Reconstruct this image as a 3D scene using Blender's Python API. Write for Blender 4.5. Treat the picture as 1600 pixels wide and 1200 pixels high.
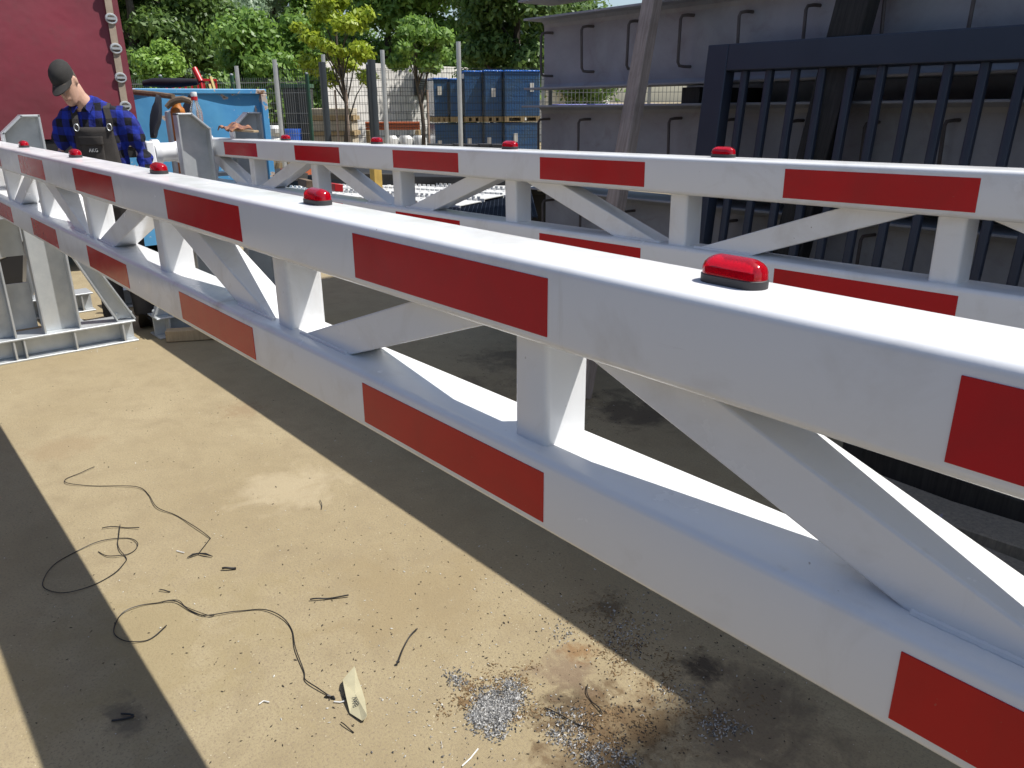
import bpy, bmesh, math, random
import numpy as np
from mathutils import Vector, Matrix, Euler, Quaternion

for o in list(bpy.data.objects): bpy.data.objects.remove(o)
scene = bpy.context.scene
COL = scene.collection
random.seed(4); RNG = np.random.default_rng(7)

# ------------------------------------------------------------------ camera
CAM_LOC = Vector((0.22483, -0.67521, 1.47993))
CAM_ROT = Euler((1.22515, 0.00455, 0.86664), 'XYZ')
FPX = 1223.65                                   # focal length in pixels of the 1600 wide photograph
cd = bpy.data.cameras.new('camera'); cam = bpy.data.objects.new('camera', cd); COL.objects.link(cam)
cam.location = CAM_LOC; cam.rotation_euler = CAM_ROT
cd.sensor_width = 36.0; cd.lens = FPX * 36.0 / 1600.0
cd.clip_start = 0.02; cd.clip_end = 3000
scene.camera = cam
scene.render.resolution_x = 1024; scene.render.resolution_y = 768

# ------------------------------------------------------------------ sky and sun
SUN = Vector((0.36, 0.47, 1.0)).normalized()     # towards the sun
w = bpy.data.worlds.new('World'); scene.world = w; w.use_nodes = True
nt = w.node_tree; nt.nodes.clear()
sky = nt.nodes.new('ShaderNodeTexSky'); sky.sky_type = 'NISHITA'; sky.sun_disc = False
sky.sun_elevation = math.asin(SUN.z); sky.sun_rotation = math.atan2(SUN.x, SUN.y)
sky.air_density = 1.0; sky.dust_density = 1.5; sky.ozone_density = 1.0
bg = nt.nodes.new('ShaderNodeBackground'); bg.inputs['Strength'].default_value = 0.12
ow = nt.nodes.new('ShaderNodeOutputWorld')
nt.links.new(sky.outputs[0], bg.inputs[0]); nt.links.new(bg.outputs[0], ow.inputs[0])
sl = bpy.data.lights.new('sun', 'SUN'); sl.energy = 5.0; sl.angle = math.radians(0.53); sl.color = (1.0, 0.965, 0.905)
so = bpy.data.objects.new('sun', sl); COL.objects.link(so)
so.rotation_euler = (-SUN).to_track_quat('-Z', 'Y').to_euler(); so.location = (4, 5, 12)
vs = scene.view_settings
vs.view_transform = 'Standard'; vs.look = 'None'; vs.exposure = 0.27; vs.gamma = 1.0; vs.use_curve_mapping = False
scene.render.engine = 'CYCLES'
scene.cycles.max_bounces = 8; scene.cycles.diffuse_bounces = 5; scene.cycles.glossy_bounces = 3; scene.cycles.transmission_bounces = 4; scene.cycles.transparent_max_bounces = 4

# ------------------------------------------------------------------ survey helpers: photograph point + true depth -> place in the yard
_R = CAM_ROT.to_matrix()
def ray(px, py): return _R @ Vector(((px - 800) / FPX, -(py - 600) / FPX, -1.0))
def spot(px, py, depth): return CAM_LOC + ray(px, py) * depth
def on_z(px, py, z=0.0):
    d = ray(px, py); return CAM_LOC + d * ((z - CAM_LOC.z) / d.z)

# ------------------------------------------------------------------ materials
MATS = {}
def new_mat(name):
    m = bpy.data.materials.new(name); m.use_nodes = True
    n = m.node_tree; b = n.nodes['Principled BSDF']
    return m, n, b
def N(n, t, **kw):
    x = n.nodes.new(t)
    for k, v in kw.items():
        if k in x.inputs: x.inputs[k].default_value = v
        else: setattr(x, k, v)
    return x
def mix_rgb(n, fac, a, b, mode='MIX'):
    m = n.nodes.new('ShaderNodeMix'); m.data_type = 'RGBA'; m.blend_type = mode
    for sock, val in ((m.inputs[0], fac), (m.inputs[6], a), (m.inputs[7], b)):
        if hasattr(val, 'is_linked') or hasattr(val, 'links'): n.links.new(val, sock)
        else: sock.default_value = val if not isinstance(val, tuple) else (*val, 1.0)[:4]
    return m.outputs[2]
def ramp(n, src, stops):
    r = n.nodes.new('ShaderNodeValToRGB'); e = r.color_ramp.elements
    while len(e) < len(stops): e.new(0.5)
    for i, (p, c) in enumerate(stops):
        e[i].position = p; e[i].color = c if len(c) == 4 else (*c, 1)
    n.links.new(src, r.inputs[0]); return r.outputs[0]
def noise(n, vec, scale, detail=4, rough=0.55, dist=0.0):
    x = n.nodes.new('ShaderNodeTexNoise'); x.inputs['Scale'].default_value = scale; x.inputs['Detail'].default_value = detail
    x.inputs['Roughness'].default_value = rough; x.inputs['Distortion'].default_value = dist
    if vec is not None: n.links.new(vec, x.inputs['Vector'])
    return x.outputs['Fac']
def coords(n, kind='Object'):
    return n.nodes.new('ShaderNodeTexCoord').outputs[kind]
def wpos(n): return n.nodes.new('ShaderNodeNewGeometry').outputs['Position']
def bump(n, b, src, strength, dist=0.01):
    x = n.nodes.new('ShaderNodeBump'); x.inputs['Strength'].default_value = strength; x.inputs['Distance'].default_value = dist
    n.links.new(src, x.inputs['Height']); n.links.new(x.outputs[0], b.inputs['Normal'])
def simple(name, col, rough=0.5, metal=0.0, var=0.18, scale=6.0, bumps=0.0, bscale=60, col2=None, coat=0.0, spec=None):
    """plain material whose colour drifts a little over the surface"""
    m, n, b = new_mat(name); p = wpos(n)
    f = noise(n, p, scale, 5, 0.6)
    c2 = col2 if col2 else tuple(max(0, c * (1 - var)) for c in col)
    f2 = ramp(n, f, [(0.3, (0, 0, 0)), (0.7, (1, 1, 1))])
    n.links.new(mix_rgb(n, f2, col, c2), b.inputs['Base Color'])
    b.inputs['Roughness'].default_value = rough; b.inputs['Metallic'].default_value = metal
    b.inputs['Coat Weight'].default_value = coat
    if spec is not None: b.inputs['Specular IOR Level'].default_value = spec
    if bumps: bump(n, b, noise(n, p, bscale, 4, 0.6), bumps, 0.004)
    MATS[name] = m; return m

def make_materials():
    # glossy white paint with handling smudges
    m, n, b = new_mat('white_paint'); p = wpos(n)
    sm = ramp(n, noise(n, p, 5.5, 6, 0.62, 0.6), [(0.53, (0, 0, 0)), (0.80, (1, 1, 1))])
    c = mix_rgb(n, sm, (0.80, 0.81, 0.82), (0.66, 0.65, 0.63))
    mpz = N(n, 'ShaderNodeMapping'); mpz.inputs['Scale'].default_value = (26, 26, 3.0); n.links.new(p, mpz.inputs[0])
    run = ramp(n, noise(n, mpz.outputs[0], 1.0, 4, 0.6), [(0.66, (0, 0, 0)), (0.82, (0.7, 0.7, 0.7))]); c = mix_rgb(n, run, c, (0.60, 0.58, 0.55))
    mps = N(n, 'ShaderNodeMapping'); mps.inputs['Scale'].default_value = (5, 5, 60); mps.inputs['Rotation'].default_value = (0.0, 0.35, 0.2); n.links.new(p, mps.inputs[0])
    scf = ramp(n, noise(n, mps.outputs[0], 1.0, 5, 0.7), [(0.70, (0, 0, 0)), (0.80, (0.5, 0.5, 0.5))]); c = mix_rgb(n, scf, c, (0.50, 0.49, 0.47))
    for (rx, rz, rr_) in ((-1.72, 0.985, 0.05), (-2.05, 0.93, 0.10), (-1.55, 0.95, 0.08)):
        mr = N(n, 'ShaderNodeMapping'); mr.inputs['Scale'].default_value = (1 / rr_, 3, 0.6 / rr_); mr.inputs['Location'].default_value = (-rx / rr_, 0, -rz * 0.6 / rr_); n.links.new(p, mr.inputs[0])
        lr = N(n, 'ShaderNodeVectorMath', operation='LENGTH'); n.links.new(mr.outputs[0], lr.inputs[0]); nr = noise(n, p, 38, 4, 0.65)
        ar = N(n, 'ShaderNodeMath', operation='MULTIPLY_ADD'); n.links.new(nr, ar.inputs[0]); ar.inputs[1].default_value = 1.6; n.links.new(lr.outputs['Value'], ar.inputs[2])
        sr = N(n, 'ShaderNodeMath', operation='MULTIPLY'); sr.inputs[1].default_value = 0.5; n.links.new(ar.outputs[0], sr.inputs[0])
        c = mix_rgb(n, ramp(n, sr.outputs[0], [(0.45, (0.55, 0.55, 0.55)), (0.75, (0, 0, 0))]), c, (0.48, 0.40, 0.34) if rr_ < 0.06 else (0.58, 0.56, 0.55))
    sp = ramp(n, noise(n, p, 85, 2, 0.5), [(0.775, (0, 0, 0)), (0.80, (1, 1, 1))])
    c = mix_rgb(n, sp, c, (0.45, 0.43, 0.40))
    n.links.new(c, b.inputs['Base Color']); b.inputs['Specular IOR Level'].default_value = 0.5
    rr = ramp(n, noise(n, p, 9, 5, 0.6), [(0.3, (0.16,) * 3), (0.75, (0.30,) * 3)]); n.links.new(rr, b.inputs['Roughness'])
    bump(n, b, noise(n, p, 260, 2, 0.5), 0.05, 0.002); MATS['white_paint'] = m
    # red reflective sheeting
    m, n, b = new_mat('red_sheet'); p = wpos(n)
    d = ramp(n, noise(n, p, 7, 6, 0.65, 0.5), [(0.40, (0, 0, 0)), (0.75, (1, 1, 1))])
    c = mix_rgb(n, d, (0.53, 0.008, 0.011), (0.44, 0.012, 0.013))
    sp = ramp(n, noise(n, p, 190, 2, 0.5), [(0.73, (0, 0, 0)), (0.80, (0.6, 0.6, 0.6))])
    c = mix_rgb(n, sp, c, (0.40, 0.10, 0.08))
    n.links.new(c, b.inputs['Base Color'])
    rr = ramp(n, noise(n, p, 25, 5, 0.6), [(0.3, (0.14,) * 3), (0.75, (0.26,) * 3)]); n.links.new(rr, b.inputs['Roughness'])
    b.inputs['Specular IOR Level'].default_value = 0.24
    bump(n, b, noise(n, p, 110, 3, 0.5), 0.035, 0.002); MATS['red_sheet'] = m
    # red lamp lens
    m, n, b = new_mat('red_lens')
    b.inputs['Base Color'].default_value = (0.80, 0.004, 0.02, 1); b.inputs['Roughness'].default_value = 0.06
    b.inputs['Transmission Weight'].default_value = 0.6; b.inputs['IOR'].default_value = 1.45; b.inputs['Coat Weight'].default_value = 0.4
    p = coords(n); wv = n.nodes.new('ShaderNodeTexWave'); wv.inputs['Scale'].default_value = 60; n.links.new(p, wv.inputs[0])
    bump(n, b, wv.outputs['Fac'], 0.10, 0.001); MATS['red_lens'] = m
    simple('lamp_base', (0.045, 0.043, 0.045), 0.55)
    # yard concrete
    m, n, b = new_mat('yard_concrete'); p = wpos(n)
    big = ramp(n, noise(n, p, 0.9, 6, 0.62, 0.4), [(0.32, (0, 0, 0)), (0.72, (1, 1, 1))])
    c = mix_rgb(n, big, (0.358, 0.298, 0.185), (0.278, 0.222, 0.128))
    mid = ramp(n, noise(n, p, 7, 6, 0.7, 0.3), [(0.45, (0, 0, 0)), (0.8, (1, 1, 1))])
    c = mix_rgb(n, mid, c, (0.255, 0.203, 0.122))
    fine = noise(n, p, 130, 4, 0.75)
    c = mix_rgb(n, ramp(n, fine, [(0.36, (1, 1, 1)), (0.50, (0, 0, 0))]), c, (0.24, 0.19, 0.125))
    # pale aggregate
    v = N(n, 'ShaderNodeTexVoronoi', Scale=85.0); n.links.new(p, v.inputs['Vector'])
    pale = ramp(n, v.outputs['Distance'], [(0.08, (1, 1, 1)), (0.17, (0, 0, 0))])
    sel = ramp(n, noise(n, p, 34, 2, 0.5), [(0.55, (0, 0, 0)), (0.62, (1, 1, 1))])
    mm = N(n, 'ShaderNodeMath', operation='MULTIPLY'); n.links.new(pale, mm.inputs[0]); n.links.new(sel, mm.inputs[1])
    c = mix_rgb(n, mm.outputs[0], c, (0.52, 0.47, 0.35))
    # dark pits and crumbs
    v2 = N(n, 'ShaderNodeTexVoronoi', Scale=48.0); n.links.new(p, v2.inputs['Vector'])
    pit = ramp(n, v2.outputs['Distance'], [(0.05, (1, 1, 1)), (0.11, (0, 0, 0))])
    sel2 = ramp(n, noise(n, p, 21, 2, 0.5), [(0.56, (0, 0, 0)), (0.62, (1, 1, 1))])
    m2 = N(n, 'ShaderNodeMath', operation='MULTIPLY'); n.links.new(pit, m2.inputs[0]); n.links.new(sel2, m2.inputs[1])
    c = mix_rgb(n, m2.outputs[0], c, (0.07, 0.055, 0.04))
    # oil and rust stains, each placed; broad dark ones also deepen the shaded ground
    nz_small = noise(n, p, 17, 5, 0.68, 0.4); nz_big = noise(n, p, 6, 5, 0.68, 0.4)
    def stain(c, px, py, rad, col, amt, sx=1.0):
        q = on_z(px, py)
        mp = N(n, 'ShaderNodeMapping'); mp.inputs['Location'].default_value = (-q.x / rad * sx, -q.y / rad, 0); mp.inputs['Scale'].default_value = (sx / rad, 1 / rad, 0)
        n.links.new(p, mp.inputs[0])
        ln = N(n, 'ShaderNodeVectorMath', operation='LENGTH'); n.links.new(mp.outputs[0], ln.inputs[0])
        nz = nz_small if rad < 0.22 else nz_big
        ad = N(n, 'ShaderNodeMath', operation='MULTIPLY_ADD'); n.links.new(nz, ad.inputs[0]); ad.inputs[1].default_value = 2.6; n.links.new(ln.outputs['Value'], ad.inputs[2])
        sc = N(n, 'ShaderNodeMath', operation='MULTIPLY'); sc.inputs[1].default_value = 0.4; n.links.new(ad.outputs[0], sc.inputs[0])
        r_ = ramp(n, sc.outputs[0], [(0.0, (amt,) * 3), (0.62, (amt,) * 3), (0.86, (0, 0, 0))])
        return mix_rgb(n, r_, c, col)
    c = stain(c, 905, 1105, 0.17, (0.085, 0.060, 0.035), 0.9)
    c = stain(c, 985, 1130, 0.20, (0.14, 0.09, 0.045), 0.8)
    c = stain(c, 930, 1190, 0.20, (0.13, 0.085, 0.045), 0.8)
    c = stain(c, 880, 1050, 0.12, (0.20, 0.145, 0.095), 0.8)
    c = stain(c, 905, 1018, 0.06, (0.22, 0.13, 0.06), 0.8)
    c = stain(c, 1100, 1045, 0.10, (0.05, 0.04, 0.03), 0.9)
    c = stain(c, 950, 945, 0.09, (0.08, 0.06, 0.04), 0.7)
    c = stain(c, 380, 640, 0.16, (0.24, 0.17, 0.10), 0.6)
    c = stain(c, 90, 700, 0.25, (0.26, 0.19, 0.11), 0.5)
    c = stain(c, 450, 760, 0.30, (0.44, 0.37, 0.25), 0.5)
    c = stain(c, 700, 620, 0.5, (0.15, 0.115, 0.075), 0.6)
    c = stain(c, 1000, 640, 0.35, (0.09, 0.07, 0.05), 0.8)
    c = stain(c, 250, 1010, 0.5, (0.27, 0.215, 0.115), 0.6)
    c = stain(c, 640, 930, 0.4, (0.26, 0.20, 0.11), 0.55)
    c = stain(c, 820, 560, 0.4, (0.12, 0.095, 0.065), 0.7)  # broad dirt patch that also paints the shaded ground darker
    c = stain(c, 1180, 1130, 0.3, (0.11, 0.085, 0.06), 0.7)  # dirt patch, also darkening the ground where the right shadow lies
    c = stain(c, 195, 1122, 0.06, (0.10, 0.085, 0.065), 0.6, 0.5)
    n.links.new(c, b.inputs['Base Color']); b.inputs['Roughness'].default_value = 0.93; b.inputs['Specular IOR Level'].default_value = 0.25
    mx = N(n, 'ShaderNodeMath', operation='ADD'); n.links.new(fine, mx.inputs[0]); n.links.new(noise(n, p, 22, 5, 0.7), mx.inputs[1])
    bump(n, b, mx.outputs[0], 0.35, 0.006); MATS['yard_concrete'] = m
    # hot-dip galvanised steel with spangle
    m, n, b = new_mat('galvanised'); p = wpos(n)
    v = N(n, 'ShaderNodeTexVoronoi', Scale=38.0); n.links.new(p, v.inputs['Vector'])
    sp = N(n, 'ShaderNodeSeparateColor'); n.links.new(v.outputs['Color'], sp.inputs[0])
    f = noise(n, p, 6, 5, 0.6)
    c = mix_rgb(n, ramp(n, sp.outputs[0], [(0, (0.42,) * 3), (1, (0.62,) * 3)]), (0.50, 0.53, 0.55), (0.62, 0.64, 0.65))
    c = mix_rgb(n, ramp(n, f, [(0.42, (0, 0, 0)), (0.75, (0.8,) * 3)]), c, (0.40, 0.425, 0.445))
    n.links.new(c, b.inputs['Base Color']); b.inputs['Metallic'].default_value = 0.45
    n.links.new(ramp(n, f, [(0.3, (0.32,) * 3), (0.7, (0.52,) * 3)]), b.inputs['Roughness']); MATS['galvanised'] = m
    # mill steel of the girders: blue grey with rusty bloom
    m, n, b = new_mat('mill_steel'); p = wpos(n)
    f = noise(n, p, 2.2, 6, 0.65, 0.4)
    c = mix_rgb(n, ramp(n, f, [(0.35, (0, 0, 0)), (0.7, (1, 1, 1))]), (0.40, 0.405, 0.43), (0.27, 0.272, 0.285))
    f2 = noise(n, p, 5.0, 6, 0.7, 0.8)
    c = mix_rgb(n, ramp(n, f2, [(0.56, (0, 0, 0)), (0.8, (0.55,) * 3)]), c, (0.20, 0.145, 0.125))
    n.links.new(c, b.inputs['Base Color']); b.inputs['Metallic'].default_value = 0.25; b.inputs['Roughness'].default_value = 0.6
    bump(n, b, noise(n, p, 90, 4, 0.6), 0.12, 0.003); MATS['mill_steel'] = m
    simple('rebar_steel', (0.14, 0.115, 0.105), 0.7, 0.2, 0.3, 14)
    simple('leaf_paint', (0.036, 0.046, 0.070), 0.42, 0.0, 0.15, 4, 0.05, 300)
    # timber
    def timber(name, a, b2, ring=9.0, rough=0.8):
        m, n, b = new_mat(name); p = coords(n)
        mp = N(n, 'ShaderNodeMapping'); mp.inputs['Scale'].default_value = (1, 1, 0.06); n.links.new(p, mp.inputs[0])
        f = noise(n, mp.outputs[0], ring * 9, 6, 0.65, 0.6)
        c = mix_rgb(n, ramp(n, f, [(0.3, (0, 0, 0)), (0.7, (1, 1, 1))]), a, b2)
        c = mix_rgb(n, ramp(n, noise(n, wpos(n), 4, 5, 0.6), [(0.5, (0, 0, 0)), (0.8, (0.7,) * 3)]), c, tuple(x * 0.55 for x in b2))
        n.links.new(c, b.inputs['Base Color']); b.inputs['Roughness'].default_value = rough
        bump(n, b, f, 0.35, 0.004); MATS[name] = m
    timber('grey_timber', (0.52, 0.41, 0.34), (0.27, 0.205, 0.165))
    timber('dark_timber', (0.042, 0.038, 0.034), (0.014, 0.013, 0.012))
    timber('fresh_timber', (0.48, 0.36, 0.22), (0.36, 0.26, 0.15))
    timber('brown_plank', (0.27, 0.235, 0.18), (0.15, 0.13, 0.10))
    timber('trunk_bark', (0.11, 0.088, 0.066), (0.055, 0.045, 0.035))
    timber('pallet_wood', (0.42, 0.31, 0.16), (0.30, 0.22, 0.12))
    timber('yellow_wood', (0.55, 0.36, 0.08), (0.42, 0.27, 0.06))
    # truck tarpaulin
    m, n, b = new_mat('red_tarpaulin'); p = wpos(n)
    f = noise(n, p, 1.1, 6, 0.6, 0.3)
    c = mix_rgb(n, ramp(n, f, [(0.3, (0, 0, 0)), (0.7, (1, 1, 1))]), (0.235, 0.030, 0.052), (0.175, 0.040, 0.052))
    c = mix_rgb(n, ramp(n, noise(n, p, 4, 6, 0.7), [(0.55, (0, 0, 0)), (0.85, (0.7,) * 3)]), c, (0.13, 0.055, 0.055))
    n.links.new(c, b.inputs['Base Color']); b.inputs['Roughness'].default_value = 0.5
    bump(n, b, noise(n, p, 2.6, 3, 0.5), 0.3, 0.05); MATS['red_tarpaulin'] = m
    simple('tarp_strap', (0.42, 0.34, 0.26), 0.8, 0, 0.25, 12)
    # battered blue skip paint with chips
    m, n, b = new_mat('blue_skip'); p = wpos(n)
    c = mix_rgb(n, ramp(n, noise(n, p, 3, 5, 0.6), [(0.3, (0, 0, 0)), (0.7, (1, 1, 1))]), (0.065, 0.27, 0.56), (0.10, 0.34, 0.58))
    chip = noise(n, p, 5.2, 5, 0.6, 0.7)
    c = mix_rgb(n, ramp(n, chip, [(0.585, (0, 0, 0)), (0.60, (1, 1, 1))]), c, (0.50, 0.42, 0.36))
    c = mix_rgb(n, ramp(n, chip, [(0.63, (0, 0, 0)), (0.65, (1, 1, 1))]), c, (0.20, 0.11, 0.06))
    scr = noise(n, p, 26, 4, 0.6, 0.3)
    c = mix_rgb(n, ramp(n, scr, [(0.69, (0, 0, 0)), (0.72, (0.8,) * 3)]), c, (0.42, 0.52, 0.58))
    n.links.new(c, b.inputs['Base Color']); b.inputs['Roughness'].default_value = 0.45
    bump(n, b, noise(n, p, 2.5, 3, 0.5), 0.35, 0.04); MATS['blue_skip'] = m
    simple('black_rubber', (0.012, 0.012, 0.014), 0.55)
    simple('black_wire', (0.016, 0.015, 0.015), 0.5)
    simple('dark_leather', (0.010, 0.012, 0.022), 0.6, 0, 0.4, 9)
    simple('rusty_pipe', (0.21, 0.15, 0.10), 0.75, 0.1, 0.5, 18, 0.3)
    simple('orange_plastic', (0.50, 0.17, 0.02), 0.5, 0, 0.4, 18)
    simple('red_plastic', (0.55, 0.02, 0.025), 0.35)
    simple('white_plastic', (0.78, 0.78, 0.76), 0.4)
    simple('yellow_slat', (0.52, 0.40, 0.14), 0.7)
    simple('green_coat', (0.018, 0.075, 0.048), 0.5)
    simple('fence_grey', (0.07, 0.08, 0.085), 0.5, 0.3)
    simple('fence_zinc', (0.46, 0.48, 0.49), 0.4, 0.5)
    simple('post_dark', (0.035, 0.045, 0.055), 0.5)
    simple('post_zinc', (0.52, 0.54, 0.55), 0.42, 0.4)
    # pale block wall
    m, n, b = new_mat('pale_blocks'); p0 = coords(n); sx = N(n, 'ShaderNodeSeparateXYZ'); n.links.new(p0, sx.inputs[0]); cx_ = N(n, 'ShaderNodeCombineXYZ'); n.links.new(sx.outputs[0], cx_.inputs[0]); n.links.new(sx.outputs[2], cx_.inputs[1]); p = cx_.outputs[0]
    br = N(n, 'ShaderNodeTexBrick'); n.links.new(p, br.inputs['Vector'])
    br.inputs['Color1'].default_value = (0.80, 0.78, 0.74, 1); br.inputs['Color2'].default_value = (0.70, 0.68, 0.64, 1); br.inputs['Mortar'].default_value = (0.27, 0.26, 0.25, 1)
    br.inputs['Scale'].default_value = 1.0; br.inputs['Brick Width'].default_value = 0.5; br.inputs['Row Height'].default_value = 0.24; br.inputs['Mortar Size'].default_value = 0.012
    n.links.new(mix_rgb(n, ramp(n, noise(n, wpos(n), 1.3, 5, 0.6), [(0.5, (0, 0, 0)), (0.75, (0.6,) * 3)]), br.outputs['Color'], (0.55, 0.53, 0.49)), b.inputs['Base Color'])
    b.inputs['Roughness'].default_value = 0.9; bump(n, b, br.outputs['Fac'], -0.4, 0.01); MATS['pale_blocks'] = m
    # blue stretch-wrapped goods: stacked layers under shiny film
    m, n, b = new_mat('wrapped_blue'); p = wpos(n)
    sx = N(n, 'ShaderNodeSeparateXYZ'); n.links.new(p, sx.inputs[0])
    wv = N(n, 'ShaderNodeMath', operation='FRACT'); ml = N(n, 'ShaderNodeMath', operation='MULTIPLY'); ml.inputs[1].default_value = 6.2
    n.links.new(sx.outputs[2], ml.inputs[0]); n.links.new(ml.outputs[0], wv.inputs[0])
    c = mix_rgb(n, ramp(n, wv.outputs[0], [(0.0, (0, 0, 0)), (0.1, (1, 1, 1)), (0.9, (1, 1, 1)), (1.0, (0, 0, 0))]), (0.014, 0.034, 0.10), (0.036, 0.105, 0.245))
    c = mix_rgb(n, ramp(n, noise(n, p, 3.5, 5, 0.6, 0.6), [(0.45, (0, 0, 0)), (0.75, (0.8,) * 3)]), c, (0.075, 0.12, 0.165))
    n.links.new(c, b.inputs['Base Color']); b.inputs['Roughness'].default_value = 0.28; b.inputs['Coat Weight'].default_value = 0.6; b.inputs['Coat Roughness'].default_value = 0.1
    bump(n, b, noise(n, p, 16, 5, 0.6, 0.8), 0.5, 0.03); MATS['wrapped_blue'] = m
    m, n, b = new_mat('blue_film'); p = wpos(n)
    b.inputs['Base Color'].default_value = (0.02, 0.14, 0.55, 1); b.inputs['Roughness'].default_value = 0.2
    bump(n, b, noise(n, p, 18, 5, 0.6, 0.8), 0.8, 0.04); MATS['blue_film'] = m
    simple('paper', (0.72, 0.71, 0.68), 0.8, 0, 0.1)
    simple('tag_paper', (0.40, 0.365, 0.235), 0.75, 0, 0.18, 20)
    simple('ink', (0.02, 0.025, 0.03), 0.7)
    simple('stone_pale', (0.52, 0.46, 0.36), 0.9, 0, 0.3, 5, 0.3)
    simple('bin_green', (0.03, 0.10, 0.05), 0.5)
    simple('bin_dark', (0.05, 0.055, 0.05), 0.6)
    simple('barrel_blue', (0.02, 0.09, 0.42), 0.4)
    simple('pipe_orange', (0.42, 0.10, 0.03), 0.5)
    simple('grating_dark', (0.030, 0.040, 0.065), 0.5, 0.2)
    simple('white_sheet_metal', (0.70, 0.70, 0.68), 0.4, 0.0, 0.12)
    simple('crate_dark', (0.025, 0.028, 0.035), 0.6)
    simple('crate_violet', (0.12, 0.13, 0.45), 0.5)
    simple('hall_cladding', (0.20, 0.21, 0.22), 0.55, 0.2)
    simple('hall_door', (0.10, 0.12, 0.15), 0.5)
    simple('grey_bounce', (0.21, 0.21, 0.212), 0.9, 0, 0.3, 3, 0.3, 90)  # grey of the bounce sheet added behind the camera
    simple('shed_dark', (0.05, 0.052, 0.058), 0.8)
    simple('chassis_black', (0.014, 0.014, 0.015), 0.6)
    simple('rag_cloth', (0.40, 0.20, 0.10), 0.9, 0, 0.3, 45, 0.3, 90, (0.09, 0.035, 0.05))
    m, n, b = new_mat('shaving_bright'); gi = n.nodes.new('ShaderNodeNewGeometry')
    n.links.new(ramp(n, gi.outputs['Random Per Island'], [(0.0, (0.05, 0.05, 0.05)), (0.45, (0.25, 0.245, 0.235)), (1.0, (0.60, 0.59, 0.565))]), b.inputs['Base Color']); b.inputs['Metallic'].default_value = 0.0; b.inputs['Roughness'].default_value = 0.6; MATS['shaving_bright'] = m
    simple('shaving_rust', (0.24, 0.15, 0.065), 0.7, 0.1, 0.5, 90)
    simple('grit_dark', (0.055, 0.043, 0.032), 0.9, 0, 0.5, 60)
    simple('grit_pale', (0.60, 0.58, 0.52), 0.8, 0, 0.3, 60)
    simple('twig', (0.040, 0.030, 0.022), 0.8)
    # foil wrapper, bottle
    m, n, b = new_mat('foil'); b.inputs['Base Color'].default_value = (0.62, 0.62, 0.78, 1); b.inputs['Roughness'].default_value = 0.18; b.inputs['Metallic'].default_value = 0.6; MATS['foil'] = m
    m, n, b = new_mat('clear_plastic'); b.inputs['Base Color'].default_value = (0.86, 0.92, 0.95, 1); b.inputs['Roughness'].default_value = 0.08
    b.inputs['Transmission Weight'].default_value = 0.85; b.inputs['IOR'].default_value = 1.2; MATS['clear_plastic'] = m
    # person
    simple('skin', (0.60, 0.37, 0.27), 0.5, 0, 0.16, 30)
    simple('hair', (0.11, 0.085, 0.065), 0.8)
    simple('cap_cloth', (0.030, 0.028, 0.026), 0.9, 0, 0.2, 40, 0.3, 400)
    simple('overall_cloth', (0.050, 0.044, 0.040), 0.9, 0, 0.25, 14, 0.4, 260)
    simple('boot_leather', (0.02, 0.016, 0.012), 0.6)
    simple('lip', (0.36, 0.14, 0.11), 0.5); simple('eye_white', (0.62, 0.58, 0.54), 0.3)
    m, n, b = new_mat('check_flannel'); p = coords(n)
    mp = N(n, 'ShaderNodeMapping'); n.links.new(p, mp.inputs[0])
    dn = N(n, 'ShaderNodeTexNoise', Scale=7.0); n.links.new(p, dn.inputs[0])
    vm = N(n, 'ShaderNodeVectorMath', operation='MULTIPLY_ADD'); n.links.new(dn.outputs['Color'], vm.inputs[0]); vm.inputs[1].default_value = (0.05,) * 3; n.links.new(mp.outputs[0], vm.inputs[2])
    sx = N(n, 'ShaderNodeSeparateXYZ'); n.links.new(vm.outputs[0], sx.inputs[0])
    def stripe(sock, freq):
        a = N(n, 'ShaderNodeMath', operation='MULTIPLY'); a.inputs[1].default_value = freq; n.links.new(sock, a.inputs[0])
        f = N(n, 'ShaderNodeMath', operation='FRACT'); n.links.new(a.outputs[0], f.inputs[0])
        g = N(n, 'ShaderNodeMath', operation='GREATER_THAN'); g.inputs[1].default_value = 0.5; n.links.new(f.outputs[0], g.inputs[0]); return g.outputs[0]
    s1 = stripe(sx.outputs[0], 11.0); s2 = stripe(sx.outputs[2], 11.0)
    ad = N(n, 'ShaderNodeMath', operation='ADD'); n.links.new(s1, ad.inputs[0]); n.links.new(s2, ad.inputs[1])
    hf = N(n, 'ShaderNodeMath', operation='MULTIPLY'); hf.inputs[1].default_value = 0.5; n.links.new(ad.outputs[0], hf.inputs[0])
    n.links.new(ramp(n, hf.outputs[0], [(0.0, (0.010, 0.030, 0.33)), (0.5, (0.010, 0.018, 0.17)), (1.0, (0.008, 0.008, 0.014))]), b.inputs['Base Color'])
    b.inputs['Roughness'].default_value = 0.95; bump(n, b, noise(n, p, 14, 4, 0.6), 0.5, 0.03); MATS['check_flannel'] = m
    # foliage
    def leaf(name, a, b2, trans):
        m, n, b = new_mat(name)
        gi = n.nodes.new('ShaderNodeNewGeometry')
        c = mix_rgb(n, gi.outputs['Random Per Island'], a, b2)
        n.links.new(c, b.inputs['Base Color']); b.inputs['Roughness'].default_value = 0.45; b.inputs['Specular IOR Level'].default_value = 0.4
        tr = n.nodes.new('ShaderNodeBsdfTranslucent'); n.links.new(mix_rgb(n, 0.35, c, trans), tr.inputs[0])
        ms = n.nodes.new('ShaderNodeMixShader'); ms.inputs[0].default_value = 0.38
        out = n.nodes['Material Output']; n.links.new(b.outputs[0], ms.inputs[1]); n.links.new(tr.outputs[0], ms.inputs[2]); n.links.new(ms.outputs[0], out.inputs[0])
        MATS[name] = m
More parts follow.
